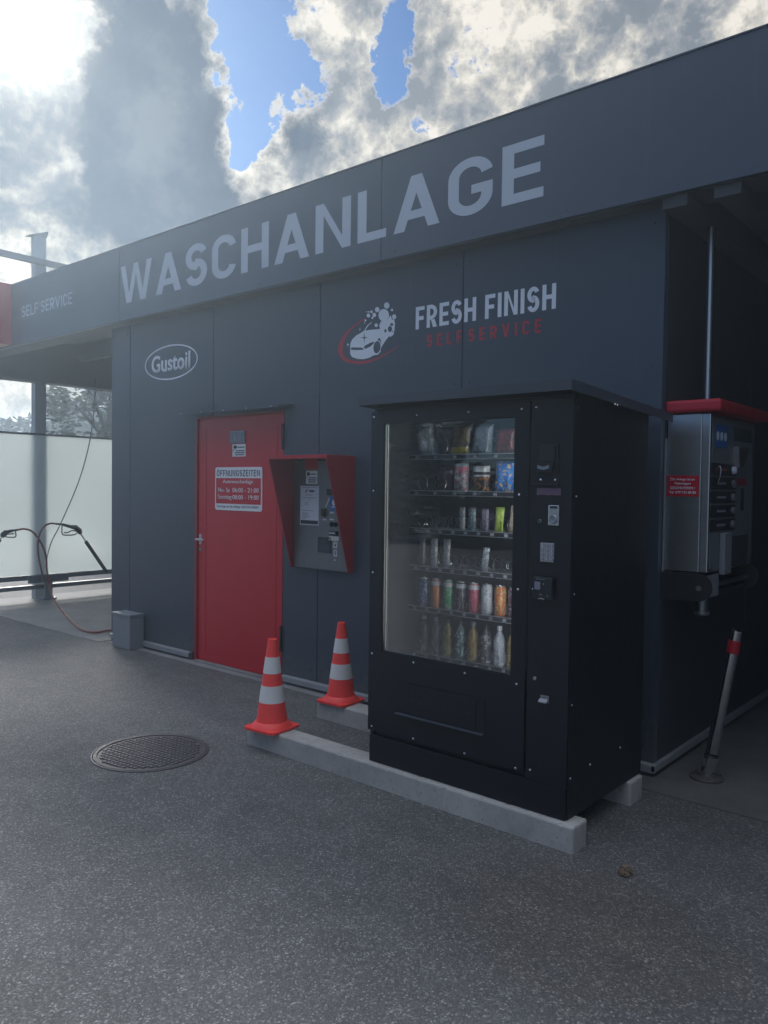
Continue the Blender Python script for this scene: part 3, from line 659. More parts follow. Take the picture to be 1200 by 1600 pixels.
def camera_notice(x0, x1, z0, z1, y, label):
    t = thing('surveillance_notice', ((x0+x1)/2, y, z0), label, 'notice')
    w, h = x1-x0, z1-z0
    bm = B(); box(bm, x0, x1, y-.002, y, z0, z1, .0005); obj('notice_board', bm, 'white', t)
    bm = B(); ye = y-.0026; yf = y-.0036
    xz(bm, [(x0+w*a, z0+h*b) for a, b in ((.08, .80), (.18, .92), (.34, .86), (.36, .70), (.24, .60), (.12, .68))], ye, yf)
    xz(bm, [(x0+w*a, z0+h*b) for a, b in ((.08, .62), (.15, .62), (.12, .50), (.08, .36))], ye, yf)
    for a, b, c in ((.40, .92, .74), (.26, .92, .46), (.20, .94, .30), (.24, .88, .14)): 
        k = a
        while k < b-.02:
            l = min(b-k, rng.uniform(.07, .16)); box(bm, x0+w*k, x0+w*(k+l), yf, ye, z0+h*(c-.045), z0+h*(c+.045)); k += l+.025
    obj('pictogram', bm, 'ink', t); return t
camera_notice(-5.262, -5.092, 1.785, 1.888, DY, 'small white camera notice under the vent plate on the red door')

# ------------------------------------------------------------------ payment terminal with red hood
t = thing('payment_terminal', (-4.16, YW, .93), 'stainless payment terminal under a flared dark red hood beside the door', 'payment terminal')
hx0, hx1, hf, hz, hb = -4.468, -3.86, 3.893, 1.765, .930
PYf = YW-.035
bm = B(); box(bm, hx0+.012, hx1-.012, PYf, YW, hb+.002, hz-.03, .003); obj('front_panel', bm, 'steelpanel', t)
bm = B(); k = .010
yz(bm, [(YW, hz), (hf, hz), (hf, hz-.02), (YW-.055, hb), (YW, hb)], hx0, hx0+k); obj('hood_side', bm, 'redhood', t); bm = B(); yz(bm, [(YW, hz), (hf, hz), (hf, hz-.02), (YW-.055, hb), (YW, hb)], hx1-k, hx1)
obj('hood_side', bm, 'redhood', t)
bm = B(); box(bm, hx0, hx1, hf+.001, YW, hz, hz+.004); box(bm, hx0, hx1, hf-.004, hf, hz-.022, hz+.004, .0015); obj('hood_top', bm, 'redcap', t)
bm = B(); xz(bm, [(-4.34, 1.672), (-4.20, 1.672), (-4.20, 1.752), (-4.34, 1.752)], PYf-.0015, PYf-.0005); obj('red_sticker', bm, 'redcap', t)
bm = B(); box(bm, -4.182, -4.062, PYf-.003, PYf-.0005, 1.068, 1.165, .001); sc = obj('screen', bm, 'screen', t)
bm = B(); ringshape(bm, [(-4.190, 1.060), (-4.054, 1.060), (-4.054, 1.173), (-4.190, 1.173)], [(-4.182, 1.068), (-4.062, 1.068), (-4.062, 1.165), (-4.182, 1.165)], PYf-.005, PYf-.0005); obj('bezel', bm, 'black2', sc)
bm = B(); box(bm, -4.10, -3.97, PYf-.010, PYf, 1.483, 1.53, .003); obj('display_window', bm, 'black2', t)
bm = B(); box(bm, -4.075, -3.97, PYf-.002, PYf-.0004, 1.37, 1.478); bs = obj('contactless_sticker', bm, 'blue', t)
bm = B(); xz(bm, ell(-4.03, 1.43, .018, .022, 20), PYf-.0035, PYf-.0025); box(bm, -4.055, -3.99, PYf-.0035, PYf-.0025, 1.395, 1.402); obj('sticker_mark', bm, 'film', bs)
bm = B(); box(bm, -4.145, -4.105, PYf-.022, PYf, 1.325, 1.385, .005); obj('coin_slot', bm, 'black2', t)
bm = B(); ngon_prism(bm, [Vector((-4.118, PYf-.003, 1.395)), Vector((-4.112, PYf-.003, 1.392)), Vector((-4.074, PYf-.003, 1.462)), Vector((-4.080, PYf-.003, 1.466))], Vector((0, .0025, 0))); obj('pointer_mark', bm, 'film', t)
bm = B(); box(bm, -4.143, -4.108, PYf-.0015, PYf-.0004, 1.298, 1.309); box(bm, -4.072, -4.035, PYf-.0015, PYf-.0004, 1.302, 1.312); box(bm, -4.07, -4.03, PYf-.0015, PYf-.0004, 1.352, 1.362); obj('small_labels', bm, 'paper', t)
for x in (-4.052, -4.008):
    bm = B(); lathe(bm, [(.019, 0), (.019, .006), (.013, .010), (.012, .016)], (x, PYf, 1.272), 18, 'Y'); obj('button', bm, 'dark', t, True)
bm = B(); box(bm, -4.072, -3.985, PYf-.014, PYf, 1.188, 1.225, .006); cs = obj('card_slot', bm, 'dark', t)
bm = B(); box(bm, -4.062, -4.005, PYf-.016, PYf-.0141, 1.203, 1.213, .001); obj('slot_lip', bm, 'coin', cs)
bm = B(); box(bm, -4.078, -3.975, PYf-.005, PYf, 1.152, 1.186, .001); obj('slot_plate', bm, 'coin', t)
bm = B(); box(bm, -4.032, -3.988, PYf-.004, PYf, 1.098, 1.145, .002); lk = obj('lock_plate', bm, 'coin', t)
bm = B(); xz(bm, ell(-4.010, 1.122, .006, .010, 14), PYf-.006, PYf-.0045); obj('keyhole', bm, 'dark', lk)
bm = B(); ringshape(bm, [(-4.026, 1.04), (-3.996, 1.04), (-3.996, 1.085), (-4.026, 1.085)], [(-4.020, 1.046), (-4.002, 1.046), (-4.002, 1.079), (-4.020, 1.079)], PYf-.003, PYf-.0004); box(bm, -4.024, -4.010, PYf-.003, PYf-.0004, 1.008, 1.016); obj('level_mark', bm, 'film', t)
camera_notice(-4.325, -4.205, 1.566, 1.663, PYf-.0005, 'small white camera notice high inside the red payment hood')
t = thing('paper_notice', (-4.285, PYf, 1.257), 'white printed sheet with dark bottom bar taped inside the payment hood', 'notice')
bm = B(); box(bm, -4.385, -4.187, PYf-.002, PYf-.0005, 1.257, 1.55); obj('sheet', bm, 'paper', t)
bm = B(); box(bm, -4.378, -4.194, PYf-.003, PYf-.0022, 1.264, 1.292); obj('footer_bar', bm, 'ink', t); bm = B(); xz(bm, [(-4.335, 1.500), (-4.322, 1.500), (-4.304, 1.522), (-4.312, 1.526), (-4.322, 1.515)], PYf-.003, PYf-.0022)
box(bm, -4.29, -4.235, PYf-.003, PYf-.0022, 1.505, 1.518); obj('heading', bm, 'ink', t)
bm = B()
for z, a, b in ((1.540, -4.365, -4.20), (1.482, -4.325, -4.255), (1.462, -4.362, -4.22), (1.446, -4.30, -4.275), (1.424, -4.335, -4.295), (1.412, -4.335, -4.295), (1.365, -4.36, -4.24), (1.345, -4.36, -4.29), (1.332, -4.36, -4.30), (1.319, -4.36, -4.28), (1.306, -4.36, -4.31)):
    k = a
    while k < b-.004:
        l = min(b-k, rng.uniform(.008, .022)); box(bm, k, k+l, PYf-.003, PYf-.0022, z-.0025, z+.0025); k += l+.004
obj('print_lines', bm, 'inkgrey', t)

# ------------------------------------------------------------------ grey box at the building's corner
t = thing('metal_box', (-6.67, 4.09, 0), 'small grey sheet metal box standing on the ground at the left wall corner', 'box')
bm = B(); box(bm, -6.82, -6.522, 4.018, 4.165, .004, .305, .003); obj('box_body', bm, 'boxgrey', t)
bm = B(); box(bm, -6.826, -6.516, 4.012, 4.166, .306, .332, .003); obj('lid', bm, 'boxgrey', t)
t = thing('water_pipe', (-7.19, 4.36, 0), 'thin grey standpipe on the left side wall that the red hose joins', 'pipe')
bm = B(); tube(bm, [(-7.165, 4.30, .006), (-7.165, 4.30, .60)], .022, 12); obj('pipe', bm, 'steelgrey', t, True)
bm = B(); tube(bm, [(-7.19, 4.33, .045), (-7.30, 4.36, .045)], .014, 10); tube(bm, [(-7.165, 4.30, .56), (-7.165, 4.30, .60)], .028, 12); obj('connector', bm, 'galv', t, True)

# ------------------------------------------------------------------ concrete beams and cones
def beam(x0, x1, y0, y1, h, label):
    bm = B()
    box(bm, x0, x1, y0, y1, -.01, h, .010, 2)
    bmesh.ops.subdivide_edges(bm, edges=[e for e in bm.edges if e.calc_length() > .5], cuts=120)
    cy, n_ = (y0+y1)/2, 0
    for v in bm.verts:
        v.co += Vector((0, rng.uniform(-.0006, .0006), rng.uniform(-.0006, .0004)))
        if v.co.z > h-.014 and abs(v.co.y-cy) > (y1-y0)/2-.012 and rng.random() < .03:      # chipped arris
            v.co.y += (cy-v.co.y)*rng.uniform(.03, .10); v.co.z -= rng.uniform(.001, .005)
    tag(obj('concrete_beam', bm, 'concrete'), label, 'concrete beam', 'concrete beams under the vending machine')
beam(-3.672, -1.532, 3.049, 3.181, .116, 'long pale concrete beam at the front under the vending machine')
beam(-3.752, -1.565, 3.712, 3.862, .116, 'rear concrete beam under the back of the vending machine')
def make_cone(loc, rot, label, tilt=0):
    t = thing('traffic_cone', loc, label, 'traffic cone', 'traffic cones on the beam ends'); c = Vector(loc)
    bm = B(); s = .122
    v0 = [(sx*s*(1-k), sy*s*(1-j)) for sx, sy, k, j in ((-1, -1, .16, 0), (1, -1, .16, 0), (1, -1, 0, .16), (1, 1, 0, .16), (1, 1, .16, 0), (-1, 1, .16, 0), (-1, 1, 0, .16), (-1, -1, 0, .16))]
    ngon_prism(bm, [c+Vector((x, y, .001)) for x, y in v0], Vector((0, 0, .014)))
    lathe(bm, [(.119, .0145), (.114, .026), (.107, .033), (.102, .041), (.096, .046)], c, 40); obj('base', bm, 'cone', t, True)
    H, r0, r1 = .530, .092, .026
    def rad(z): return r0+(r1-r0)*(z-.044)/(H-.044)
    cuts = [.044, .160, .258, .330, .425, H]
    for i in range(5):
        a, b = cuts[i], cuts[i+1]; bm = B(); e = .0012 if i % 2 else 0
        pr = [(rad(a)+e, a), (rad(a*.5+b*.5)+e, (a+b)/2), (rad(b)+e, b)]
        if i == 4: pr = [(rad(a), a), (rad(b-.006), b-.006), (rad(b)+.0005, b-.002), (rad(b)-.004, b), (.014, b), (.013, b-.02)]
        lathe(bm, pr, c, 40); obj('reflective_band' if i % 2 else 'cone_body', bm, 'conew' if i % 2 else 'cone', t, True)
    t.rotation_euler = (0, 0, R(rot)); return t
make_cone((-3.515, 3.108, .117), 6, 'orange and white traffic cone on the front beam, nearer the camera')
make_cone((-3.617, 3.805, .117), 4, 'orange and white traffic cone on the rear beam beside the vending machine')

# ------------------------------------------------------------------ manhole cover
t = thing('manhole_cover', (-3.955, 2.575, 0), 'round dark cast iron manhole cover with a square grid in the asphalt', 'manhole cover')
c = Vector((-3.955, 2.575, 0))
bm = B(); lathe(bm, [(.329, .001), (.328, .006), (.321, .008), (.318, .007), (.317, .001)], c, 64); obj('rim', bm, 'iron', t, True)
bm = B(); lathe(bm, [(.314, .001), (.314, .008), (.296, .0085), (.294, .0025), (.05, .0025)], c, 64)
n = 19; pitch = .0305
for i in range(-n//2, n//2+1):
    for j in range(-n//2, n//2+1):
        x, y = (i+.5)*pitch, (j+.5)*pitch
        if math.hypot(abs(x)+.011, abs(y)+.011) < .287: box(bm, c.x+x-.0118, c.x+x+.0118, c.y+y-.0118, c.y+y+.0118, .001, .0085, .002, 1)
bm2 = obj('lid', bm, 'iron', t); t.rotation_euler = (0, 0, R(8))

# ------------------------------------------------------------------ vending machine
vm = thing('vending_machine', (-2.16, 3.45, .117), 'tall black snack vending machine with a lit glass front', 'vending machine')
vx0, vx1, vf, vb, vz0, vz1 = -2.728, -1.583, 3.095, 3.875, .118, 1.955
gx0, gx1, gz0, gz1 = -2.642, -1.868, .704, 1.874
dx1 = -1.797
FY = vf-.018                                        # face of the door sheets
bm = B()
box(bm, vx0, vx0+.03, vf, vb, vz0, vz1, .003); box(bm, vx1-.03, vx1, vf, vb, vz0, vz1, .003)
box(bm, vx0+.03, vx1-.03, vb-.02, vb, vz0, vz1); box(bm, vx0+.03, vx1-.03, vf, vb-.021, vz1-.03, vz1-.001); box(bm, vx0+.03, vx1-.03, vf+.01, vb-.021, vz0+.001, vz0+.16)
box(bm, dx1+.01, dx1+.025, vf+.002, vb-.021, vz0+.161, vz1-.031)
obj('cabinet', bm, 'black', vm)
bm = B(); box(bm, vx0+.031, gx1+.02, 3.60, 3.62, .30, vz1-.032); box(bm, vx0+.031, vx0+.06, vf+.03, 3.60, .66, vz1-.032); box(bm, gx1+.035, gx1+.05, vf+.03, 3.60, .66, vz1-.032); box(bm, vx0+.061, gx1+.034, vf+.03, 3.60, .60, .64)
obj('lining', bm, 'inside', vm)
# glazed door: a sheet with an opening
bm = B(); d0, d1 = .282, 1.935
ringshape(bm, [(vx0, d0), (dx1, d0), (dx1, d1), (vx0, d1)], [(gx0, gz0), (gx1, gz0), (gx1, gz1), (gx0, gz1)], FY, vf-.001)
vd = obj('glazed_door', bm, 'black', vm)
bm = B(); ringshape(bm, [(gx0+.0005, gz0+.0005), (gx1-.0005, gz0+.0005), (gx1-.0005, gz1-.0005), (gx0+.0005, gz1-.0005)], [(gx0+.006, gz0+.006), (gx1-.006, gz0+.006), (gx1-.006, gz1-.006), (gx0+.006, gz1-.006)], FY+.003, vf-.002); obj('glazing_bead', bm, 'black2', vd)
bm = B(); box(bm, gx0+.0065, gx1-.0065, FY+.008, FY+.013, gz0+.0065, gz1-.0065); obj('glass_pane', bm, 'glass', vd)
bm = B()
for k in range(118):
    z = gz0+.012+k*(gz1-gz0-.024)/117; box(bm, gx0+.013, gx0+.0155, FY+.018, FY+.0185, z-.0022, z+.0022)
obj('led_or_fill_strip', bm, 'led', vm)
bm = B(); box(bm, gx1+.012, gx1+.016, FY+.03, FY+.045, gz0+.02, gz1-.02); obj('led_or_fill_strip', bm, 'fillglow', vm)  # added fill strip, hidden behind the frame, brightens the goods
bm = B(); box(bm, gx0+.006, gx0+.024, FY+.0245, FY+.03, gz0+.006, gz1-.006); obj('led_channel', bm, 'black2', vm)
# service panel on the right
bm = B(); box(bm, dx1+.012, vx1-.001, FY, vf-.001, .258, 1.938, .0015); sp_ = obj('service_panel', bm, 'black', vm)
bm = B(); box(bm, vx0+.010, vx1-.006, FY+.003, vf-.001, vz0+.001, .256, .0015); obj('kick_plate', bm, 'black', vm)
def screw(x, z, y=FY, r=.0062):
    bm = B(); lathe(bm, [(r, 0), (r*.9, .0025), (r*.5, .0042), (r*.12, .0046)], (x, y, z), 12, 'Y'); return obj('screw', bm, 'screw', vm, True)
for x, z in ((-2.710, 1.909), (-2.430, 1.907), (-2.122, 1.906), (-1.837, 1.906), (-1.763, 1.909), (-2.708, 1.529), (-2.705, 1.107), (-2.704, .683), (-2.428, .678), (-2.119, .675), (-1.837, .672), (-1.842, 1.523), (-1.839, 1.099),
             (-2.700, .302), (-2.423, .297), (-2.113, .294), (-1.835, .291), (-1.760, .301), (-1.735, 1.590), (-1.665, 1.590), (-1.762, 1.108)): screw(x, z)
# delivery flap with raised lettering
bm = B(); ringshape(bm, [(-2.529, .412), (-2.004, .412), (-2.004, .572), (-2.529, .572)], [(-2.455, .428), (-2.048, .428), (-2.048, .5715), (-2.455, .5715)], FY-.004, FY-.0005); obj('flap_surround', bm, 'black', vm)
bm = B(); box(bm, -2.53, -2.002, FY-.024, FY-.0005, .405, .4115, .0015); obj('flap_ledge', bm, 'roofcap', vm)
bm = B(); box(bm, -2.453, -2.05, FY-.007, FY-.0005, .4125, .568, .002); fl = obj('delivery_flap', bm, 'black', vm)
bm = caps('PUSH', -2.335, -2.168, .470, .515, FY-.0068, .14, .2, 1, .3, .002)
for x0, s in ((-2.43, 1), (-2.075, -1)):
    ngon_prism(bm, [Vector((x0, FY-.0072, .488)), Vector((x0+.04*s, FY-.0072, .488)), Vector((x0+.04*s, FY-.0072, .476)), Vector((x0+.068*s, FY-.0072, .4925)), Vector((x0+.04*s, FY-.0072, .509)), Vector((x0+.04*s, FY-.0072, .497)), Vector((x0, FY-.0072, .497))], Vector((0, -.0025, 0)))
obj('raised_lettering', bm, 'black2', fl)
# service panel fittings
bm = B(); box(bm, -1.742, -1.648, FY-.010, FY-.0004, 1.618, 1.745, .003); nv = obj('banknote_reader', bm, 'black2', vm)
bm = B(); box(bm, -1.735, -1.660, FY-.016, FY-.0104, 1.668, 1.735, .002); xz(bm, [(-1.742, 1.625), (-1.668, 1.625), (-1.660, 1.664), (-1.738, 1.664)], FY-.032, FY-.0104); obj('reader_mouth', bm, 'black2', nv)
bm = B(); P = [(-1.735+.056*k/8, 1.640+.007*math.cos((k/8-.5)*math.pi)*-1) for k in range(9)]; xz(bm, [(x, z) for x, z in P]+[(x, z+.014) for x, z in P[::-1]], FY-.0335, FY-.0322); obj('reader_lip', bm, 'galv', nv)
bm = B(); box(bm, -1.768, -1.640, FY-.020, FY-.0004, 1.568, 1.574, .001); obj('display_visor', bm, 'black2', vm)
bm = B(); box(bm, -1.752, -1.636, FY-.004, FY-.0004, 1.523, 1.555, .001); obj('display', bm, 'display', vm)
bm = B(); box(bm, -1.692, -1.640, FY-.008, FY-.0004, 1.393, 1.481, .002); cm = obj('coin_plate', bm, 'coin', vm)
bm = B(); lathe(bm, [(.019, 0), (.019, .004), (.016, .007), (.009, .004)], (-1.666, FY-.008, 1.420), 20, 'Y'); obj('coin_cup', bm, 'galv', cm, True)
bm = B(); box(bm, -1.684, -1.648, FY-.0095, FY-.0081, 1.466, 1.477); obj('coin_slit', bm, 'ink', cm)
def lock(x, z, r=.0105):
    bm = B(); lathe(bm, [(r, 0), (r, .007), (r*.8, .010), (r*.25, .010)], (x, FY, z), 18, 'Y'); l = obj('lock', bm, 'chrome', vm, True)
    bm = B(); box(bm, x-.0012, x+.0012, FY-.0112, FY-.0101, z-.004, z+.004); obj('key_slit', bm, 'dark', l)
lock(-1.733, 1.410); lock(-1.742, .716, .009)
bm = B(); box(bm, -1.729, -1.662, FY-.005, FY-.0004, 1.233, 1.316, .0015); kp = obj('keypad', bm, 'rail', vm)
for i in range(3):
    for j in range(4):
        x, z = -1.7175+i*.0222, 1.303-j*.0193; bm = B(); box(bm, x-.0072, x+.0072, FY-.0078, FY-.0051, z-.0068, z+.0068, .001)
        obj('key', bm, 'inkgrey', kp)
bm = B()
for n, s in enumerate('123456789*0#'):
    i, j = n % 3, n//3; x, z = -1.7175+i*.0222, 1.303-j*.0193; join(bm, text_bm(s, x-.003, x+.003, z-.0042, z+.0042, FY-.0079, 0, .0004))
obj('key_legends', bm, 'white', kp)
bm = B(); box(bm, -1.752, -1.658, FY-.026, FY-.0004, 1.070, 1.166, .004); cr = obj('card_reader', bm, 'black2', vm)
bm = B(); box(bm, -1.741, -1.713, FY-.028, FY-.0262, 1.112, 1.146, .001); obj('reader_window', bm, 'inkgrey', cr)
bm = B(); lathe(bm, [(.004, 0), (.003, .0015)], (-1.698, FY-.0262, 1.138), 10, 'Y'); lathe(bm, [(.003, 0), (.002, .0015)], (-1.678, FY-.0262, 1.088), 10, 'Y'); box(bm, -1.716, -1.704, FY-.028, FY-.0262, 1.089, 1.093); box(bm, -1.735, -1.69, FY-.0272, FY-.0262, 1.157, 1.159); obj('reader_marks', bm, 'galv', cr)
bm = B(); P = [(-1.722+.03*k/6, 1.073+.004*math.sin(k/6*math.pi)) for k in range(7)]; xz(bm, P+[(x, z-.004) for x, z in P[::-1]], FY-.0285, FY-.0262); obj('card_slit', bm, 'rail', cr)
bm = B(); ringshape(bm, [(-1.752, .757), (-1.722, .757), (-1.722, .858), (-1.752, .858)], [(-1.746, .763), (-1.728, .763), (-1.728, .852), (-1.746, .852)], FY-.002, FY-.0004); obj('slot_outline', bm, 'black2', vm)
bm = B(); box(bm, -1.714, -1.672, FY-.006, FY-.0004, .615, .648, .001); rt = obj('coin_return', bm, 'galv', vm)
bm = B(); yz(bm, [(FY-.006, .633), (FY-.022, .622), (FY-.020, .616), (FY-.006, .624)], -1.716, -1.676); obj('return_flap', bm, 'alu', rt)
# side rivets and corner strip
bm = B(); box(bm, vx1+.0004, vx1+.003, vf-.012, vf+.03, .262, 1.935, .001); obj('corner_strip', bm, 'black', vm)
side = [(vx1+.003, vf+.012, z, .005) for z in (.30, .62, 1.10, 1.52, 1.90)]+[(vx1, y, .31, .006) for y in (3.30, 3.62)]+[(-1.528, y, 1.953-(y-2.95)*.052, .007) for y in (3.36, 3.385)]
for x, y, z, r in side:
    bm = B(); lathe(bm, [(r, 0), (r*.8, .003), (r*.2, .004)], (x, y, z), 8, 'X'); obj('screw', bm, 'screw', vm)
# weather roof, sloping to the back
bm = B()
a = [(2.950, 2.001), (2.950, 1.957), (2.957, 1.957), (2.957, 1.992), (4.05, 1.938), (4.05, 1.944)]
yz(bm, a, -2.706, -1.531)
yz(bm, [(2.951, 2.000), (4.05, 1.943), (4.05, 1.900), (2.951, 1.956)], -1.531, -1.528); yz(bm, [(2.951, 2.000), (4.05, 1.943), (4.05, 1.900), (2.951, 1.956)], -2.709, -2.706)
obj('weather_roof', bm, 'roofcap', vm)
bm = B(); yz(bm, [(vf-.002, vz1), (vf+.02, 1.985), (vb, 1.948), (vb, vz1-.01)], vx0+.02, vx1-.02); obj('roof_packer', bm, 'black', vm)
# shelves, price rails, coils
RAILS = [1.720, 1.535, 1.339, 1.142, .930, .685]
YR = 3.262
for i, z in enumerate(RAILS):
    bm = B(); box(bm, -2.612, -1.832, YR+.006, 3.59, z-.016, z-.011); sh = obj('shelf', bm, 'rail', vm)
    bm = B(); box(bm, -2.612, -1.832, YR, YR+.004, z-.024, z-.004); obj('price_rail', bm, 'black2', sh)
    bm = B(); box(bm, -2.612, -1.832, YR-.003, YR+.002, z-.004, z+.001, .001); box(bm, -2.612, -1.832, YR-.003, YR+.002, z-.027, z-.0235, .001); obj('rail_edge', bm, 'rail', sh)
    bm = B(); k = 6 if i < 2 else 9
    for q in range(k):
        x = -2.600+q*(.0785 if k == 9 else .121)+.02; box(bm, x, x+.018, YR-.0035, YR-.0002, z-.021, z-.007)
    obj('price_tickets', bm, 'inkgrey', sh)
def coil(x, z, r, turns=5):
    bm = B(); P = []
    n = turns*22
    for k in range(n+1):
        a = 2*math.pi*k/22; P.append((x+r*math.sin(a), YR+.012+.068*k/22, z+r-r*math.cos(a)))
    tube(bm, P, .0014, 5); obj('coil', bm, 'wire', vm, True)
L8 = [-2.570+k*.0785 for k in range(8)]
L5 = [-2.565+k*.121 for k in range(5)]
for i, (lanes, r) in enumerate(((L5, .050), (L5, .042), (L8, .033), (L8, .033), (L8, .032), (L8, .032))):
    for x in lanes: coil(x, RAILS[i]-.010, r, 3)
# ---- goods: each pack is its own thing
def pillow(bm, x, y, z, w, h, th, lean=0, nx=10, nz=14):
    g_ = {}
    for s in (0, 1):
        for i in range(nx+1):
            for j in range(nz+1):
                u, v = i/nx, j/nz; k = (max(0, 1-(2*u-1)**4)*max(0, 1-(2*v-1)**6))**.7
                k *= 1+.12*math.sin(9*u+5*v+x*40)*math.sin(7*v-3*u+z*30)
                px = x+(u-.5)*w*(1-.06*math.sin(v*math.pi)); pz = z+v*h
                if s and (i in (0, nx) or j in (0, nz)): g_[s, i, j] = g_[0, i, j]; continue
                g_[s, i, j] = bm.verts.new((px+lean*v*h, y+(-1 if s == 0 else 1)*th*.5*k-(.01*v if lean else 0), pz))
    for s in (0, 1):
        for i in range(nx):
            for j in range(nz):
                q = [g_[s, i, j], g_[s, i+1, j], g_[s, i+1, j+1], g_[s, i, j+1]]
                bm.faces.new(q if s == 0 else q[::-1])
    return bm
GR = 'goods behind the vending machine glass'
YG = YR+.055
def bag(x, i, w, h, m, label, lean=0, th=.06, cat='snack bag'):
    bm = B(); pillow(bm, x, YG+th*.3, RAILS[i]-.008, w, h, th, lean); return tag(obj('snack_bag', bm, m, smooth=True), label, cat, GR)
def bar(x, i, w, h, m, label, lean=0):
    bm = B(); pillow(bm, x, YG, RAILS[i]-.006, w, h, .022, lean, 6, 12); return tag(obj('snack_bar', bm, m, smooth=True), label, 'snack bar', GR)
def can(x, i, r, h, m, label, name='drink_can'):
    z = RAILS[i]-.010; t = thing(name, (x, YG+.02, z), label, 'drink can', GR)
    bm = B(); lathe(bm, [(r*.72, .0), (r*.86, .004), (r, .014), (r, h-.016), (r*.82, h-.004)], (x, YG+.02, z), 24); obj('can_body', bm, m, t, True)
    bm = B(); lathe(bm, [(r*.82, h-.0038), (r*.84, h), (r*.78, h+.001), (r*.76, h-.003)], (x, YG+.02, z), 24); obj('can_top', bm, 'wire', t, True)
def bottle(x, i, r, h, m, mc, label):
    z = RAILS[i]-.010; t = thing('drink_bottle', (x, YG+.02, z), label, 'drink bottle', GR)
    bm = B(); lathe(bm, [(r*.8, 0), (r, .008), (r, h*.30), (r*.92, h*.36), (r, h*.42), (r, h*.60), (r*.75, h*.74), (r*.38, h*.86), (r*.36, h*.90)], (x, YG+.02, z), 24); obj('bottle_body', bm, m, t, True)
    bm = B(); lathe(bm, [(r*.44, h*.89), (r*.44, h), (r*.40, h*1.005)], (x, YG+.02, z), 20); obj('bottle_cap', bm, mc, t, True)
W, K = (.6, .6, .62), (.012, .012, .016)
bag(-2.540, 0, .125, .165, pack('p_silver', (.46, .50, .54), (.30, .33, .37), (.60, .62, .64), 22, .25), 'silver and white crisp bag, leftmost on the top shelf', -.22)
bag(-2.435, 0, .105, .150, pack('p_plum', (.05, .035, .055), (.02, .02, .03), (.09, .08, .10), 30), 'dark purple bag beside the silver crisp bag on the top shelf', -.05)
bag(-2.350, 0, .120, .160, pack('p_ochre', (.10, .085, .06), (.24, .17, .03), (.05, .05, .045), 26, .35, [(.0, .045, (.48, .40, .04))]), 'leaning brown and yellow bag on the top shelf', .20)
bag(-2.215, 0, .120, .155, pack('p_greyblue', (.16, .19, .24), (.24, .27, .31), (.10, .12, .15), 34), 'grey blue bag with pale print on the top shelf', .10)
bag(-2.075, 0, .130, .135, pack('p_darkred', (.16, .018, .025), (.05, .02, .025), (.20, .07, .06), 26), 'dark red bag, rightmost on the top shelf', .06)
bag(-2.430, 1, .105, .130, pack('p_dusk', (.05, .022, .04), (.03, .025, .035), (.10, .04, .05), 40), 'low dark purple bag on the second shelf')
bag(-2.335, 1, .085, .150, pack('p_pinkwhite', (.36, .37, .38), (.42, .12, .16), (.08, .08, .09), 34, .35, [(.11, .13, (.50, .10, .14)), (.135, .16, (.40, .42, .42))]), 'white and pink snack bag in the middle of the second shelf')
bag(-2.215, 1, .100, .145, pack('p_blackorange', K, (.42, .15, .03), (.20, .11, .05), 30, .35, [(.104, .134, (.50, .50, .50)), (.08, .09, (.45, .45, .45)), (.090, .104, K), (.135, .2, K)]), 'black snack bag with white bands and orange print on the second shelf')
bag(-2.085, 1, .112, .155, pack('p_bluefish', (.015, .13, .42), (.03, .22, .55), (.60, .36, .16), 22, .35), 'bright blue bag with orange shapes on the second shelf', .12)
bag(-1.985, 1, .07, .150, pack('p_turq', (.01, .22, .40), (.01, .12, .30), (.05, .40, .50), 24), 'narrow turquoise bag at the right end of the second shelf')
bar(L8[3]+.02, 2, .035, .120, pack('p_clear', (.22, .24, .25), (.40, .42, .43), (.12, .13, .14), 60), 'translucent grey packet in the fourth lane of the third shelf')
bar(L8[4], 2, .045, .120, pack('p_teal', (.05, .20, .24), (.22, .06, .06), (.32, .38, .38), 50), 'teal and red bar on the third shelf', .06)
bar(L8[5], 2, .042, .115, pack('p_mauve', (.16, .14, .20), (.26, .24, .30), (.10, .09, .12), 50), 'mauve grey bar on the third shelf')
bar(L8[6], 2, .050, .125, pack('p_lime', (.34, .46, .05), (.22, .34, .05), (.45, .50, .22), 46), 'yellow green bar on the third shelf', .12)
bar(L8[7], 2, .052, .135, pack('p_beige', (.30, .25, .19), (.40, .36, .30), (.20, .14, .10), 46), 'beige bar at the right of the third shelf', .16)
bar(L8[0], 3, .040, .150, pack('p_ghost', (.11, .12, .13), (.16, .17, .18), (.08, .08, .09), 50), 'dim grey packet, leftmost on the fourth shelf', .05)
bar(L8[1], 3, .045, .150, pack('p_white1', (.34, .36, .38), (.16, .17, .18), (.50, .50, .50), 50), 'pale crinkled packet, second on the fourth shelf', .05)
bar(L8[2], 3, .045, .150, pack('p_white2', (.30, .32, .34), (.44, .44, .44), (.10, .11, .12), 50), 'grey white packet, third on the fourth shelf', .08)
bar(L8[5], 3, .040, .120, pack('p_white3', (.42, .46, .48), (.15, .16, .18), (.26, .34, .36), 60), 'small silver packet standing alone on the fourth shelf', .14)
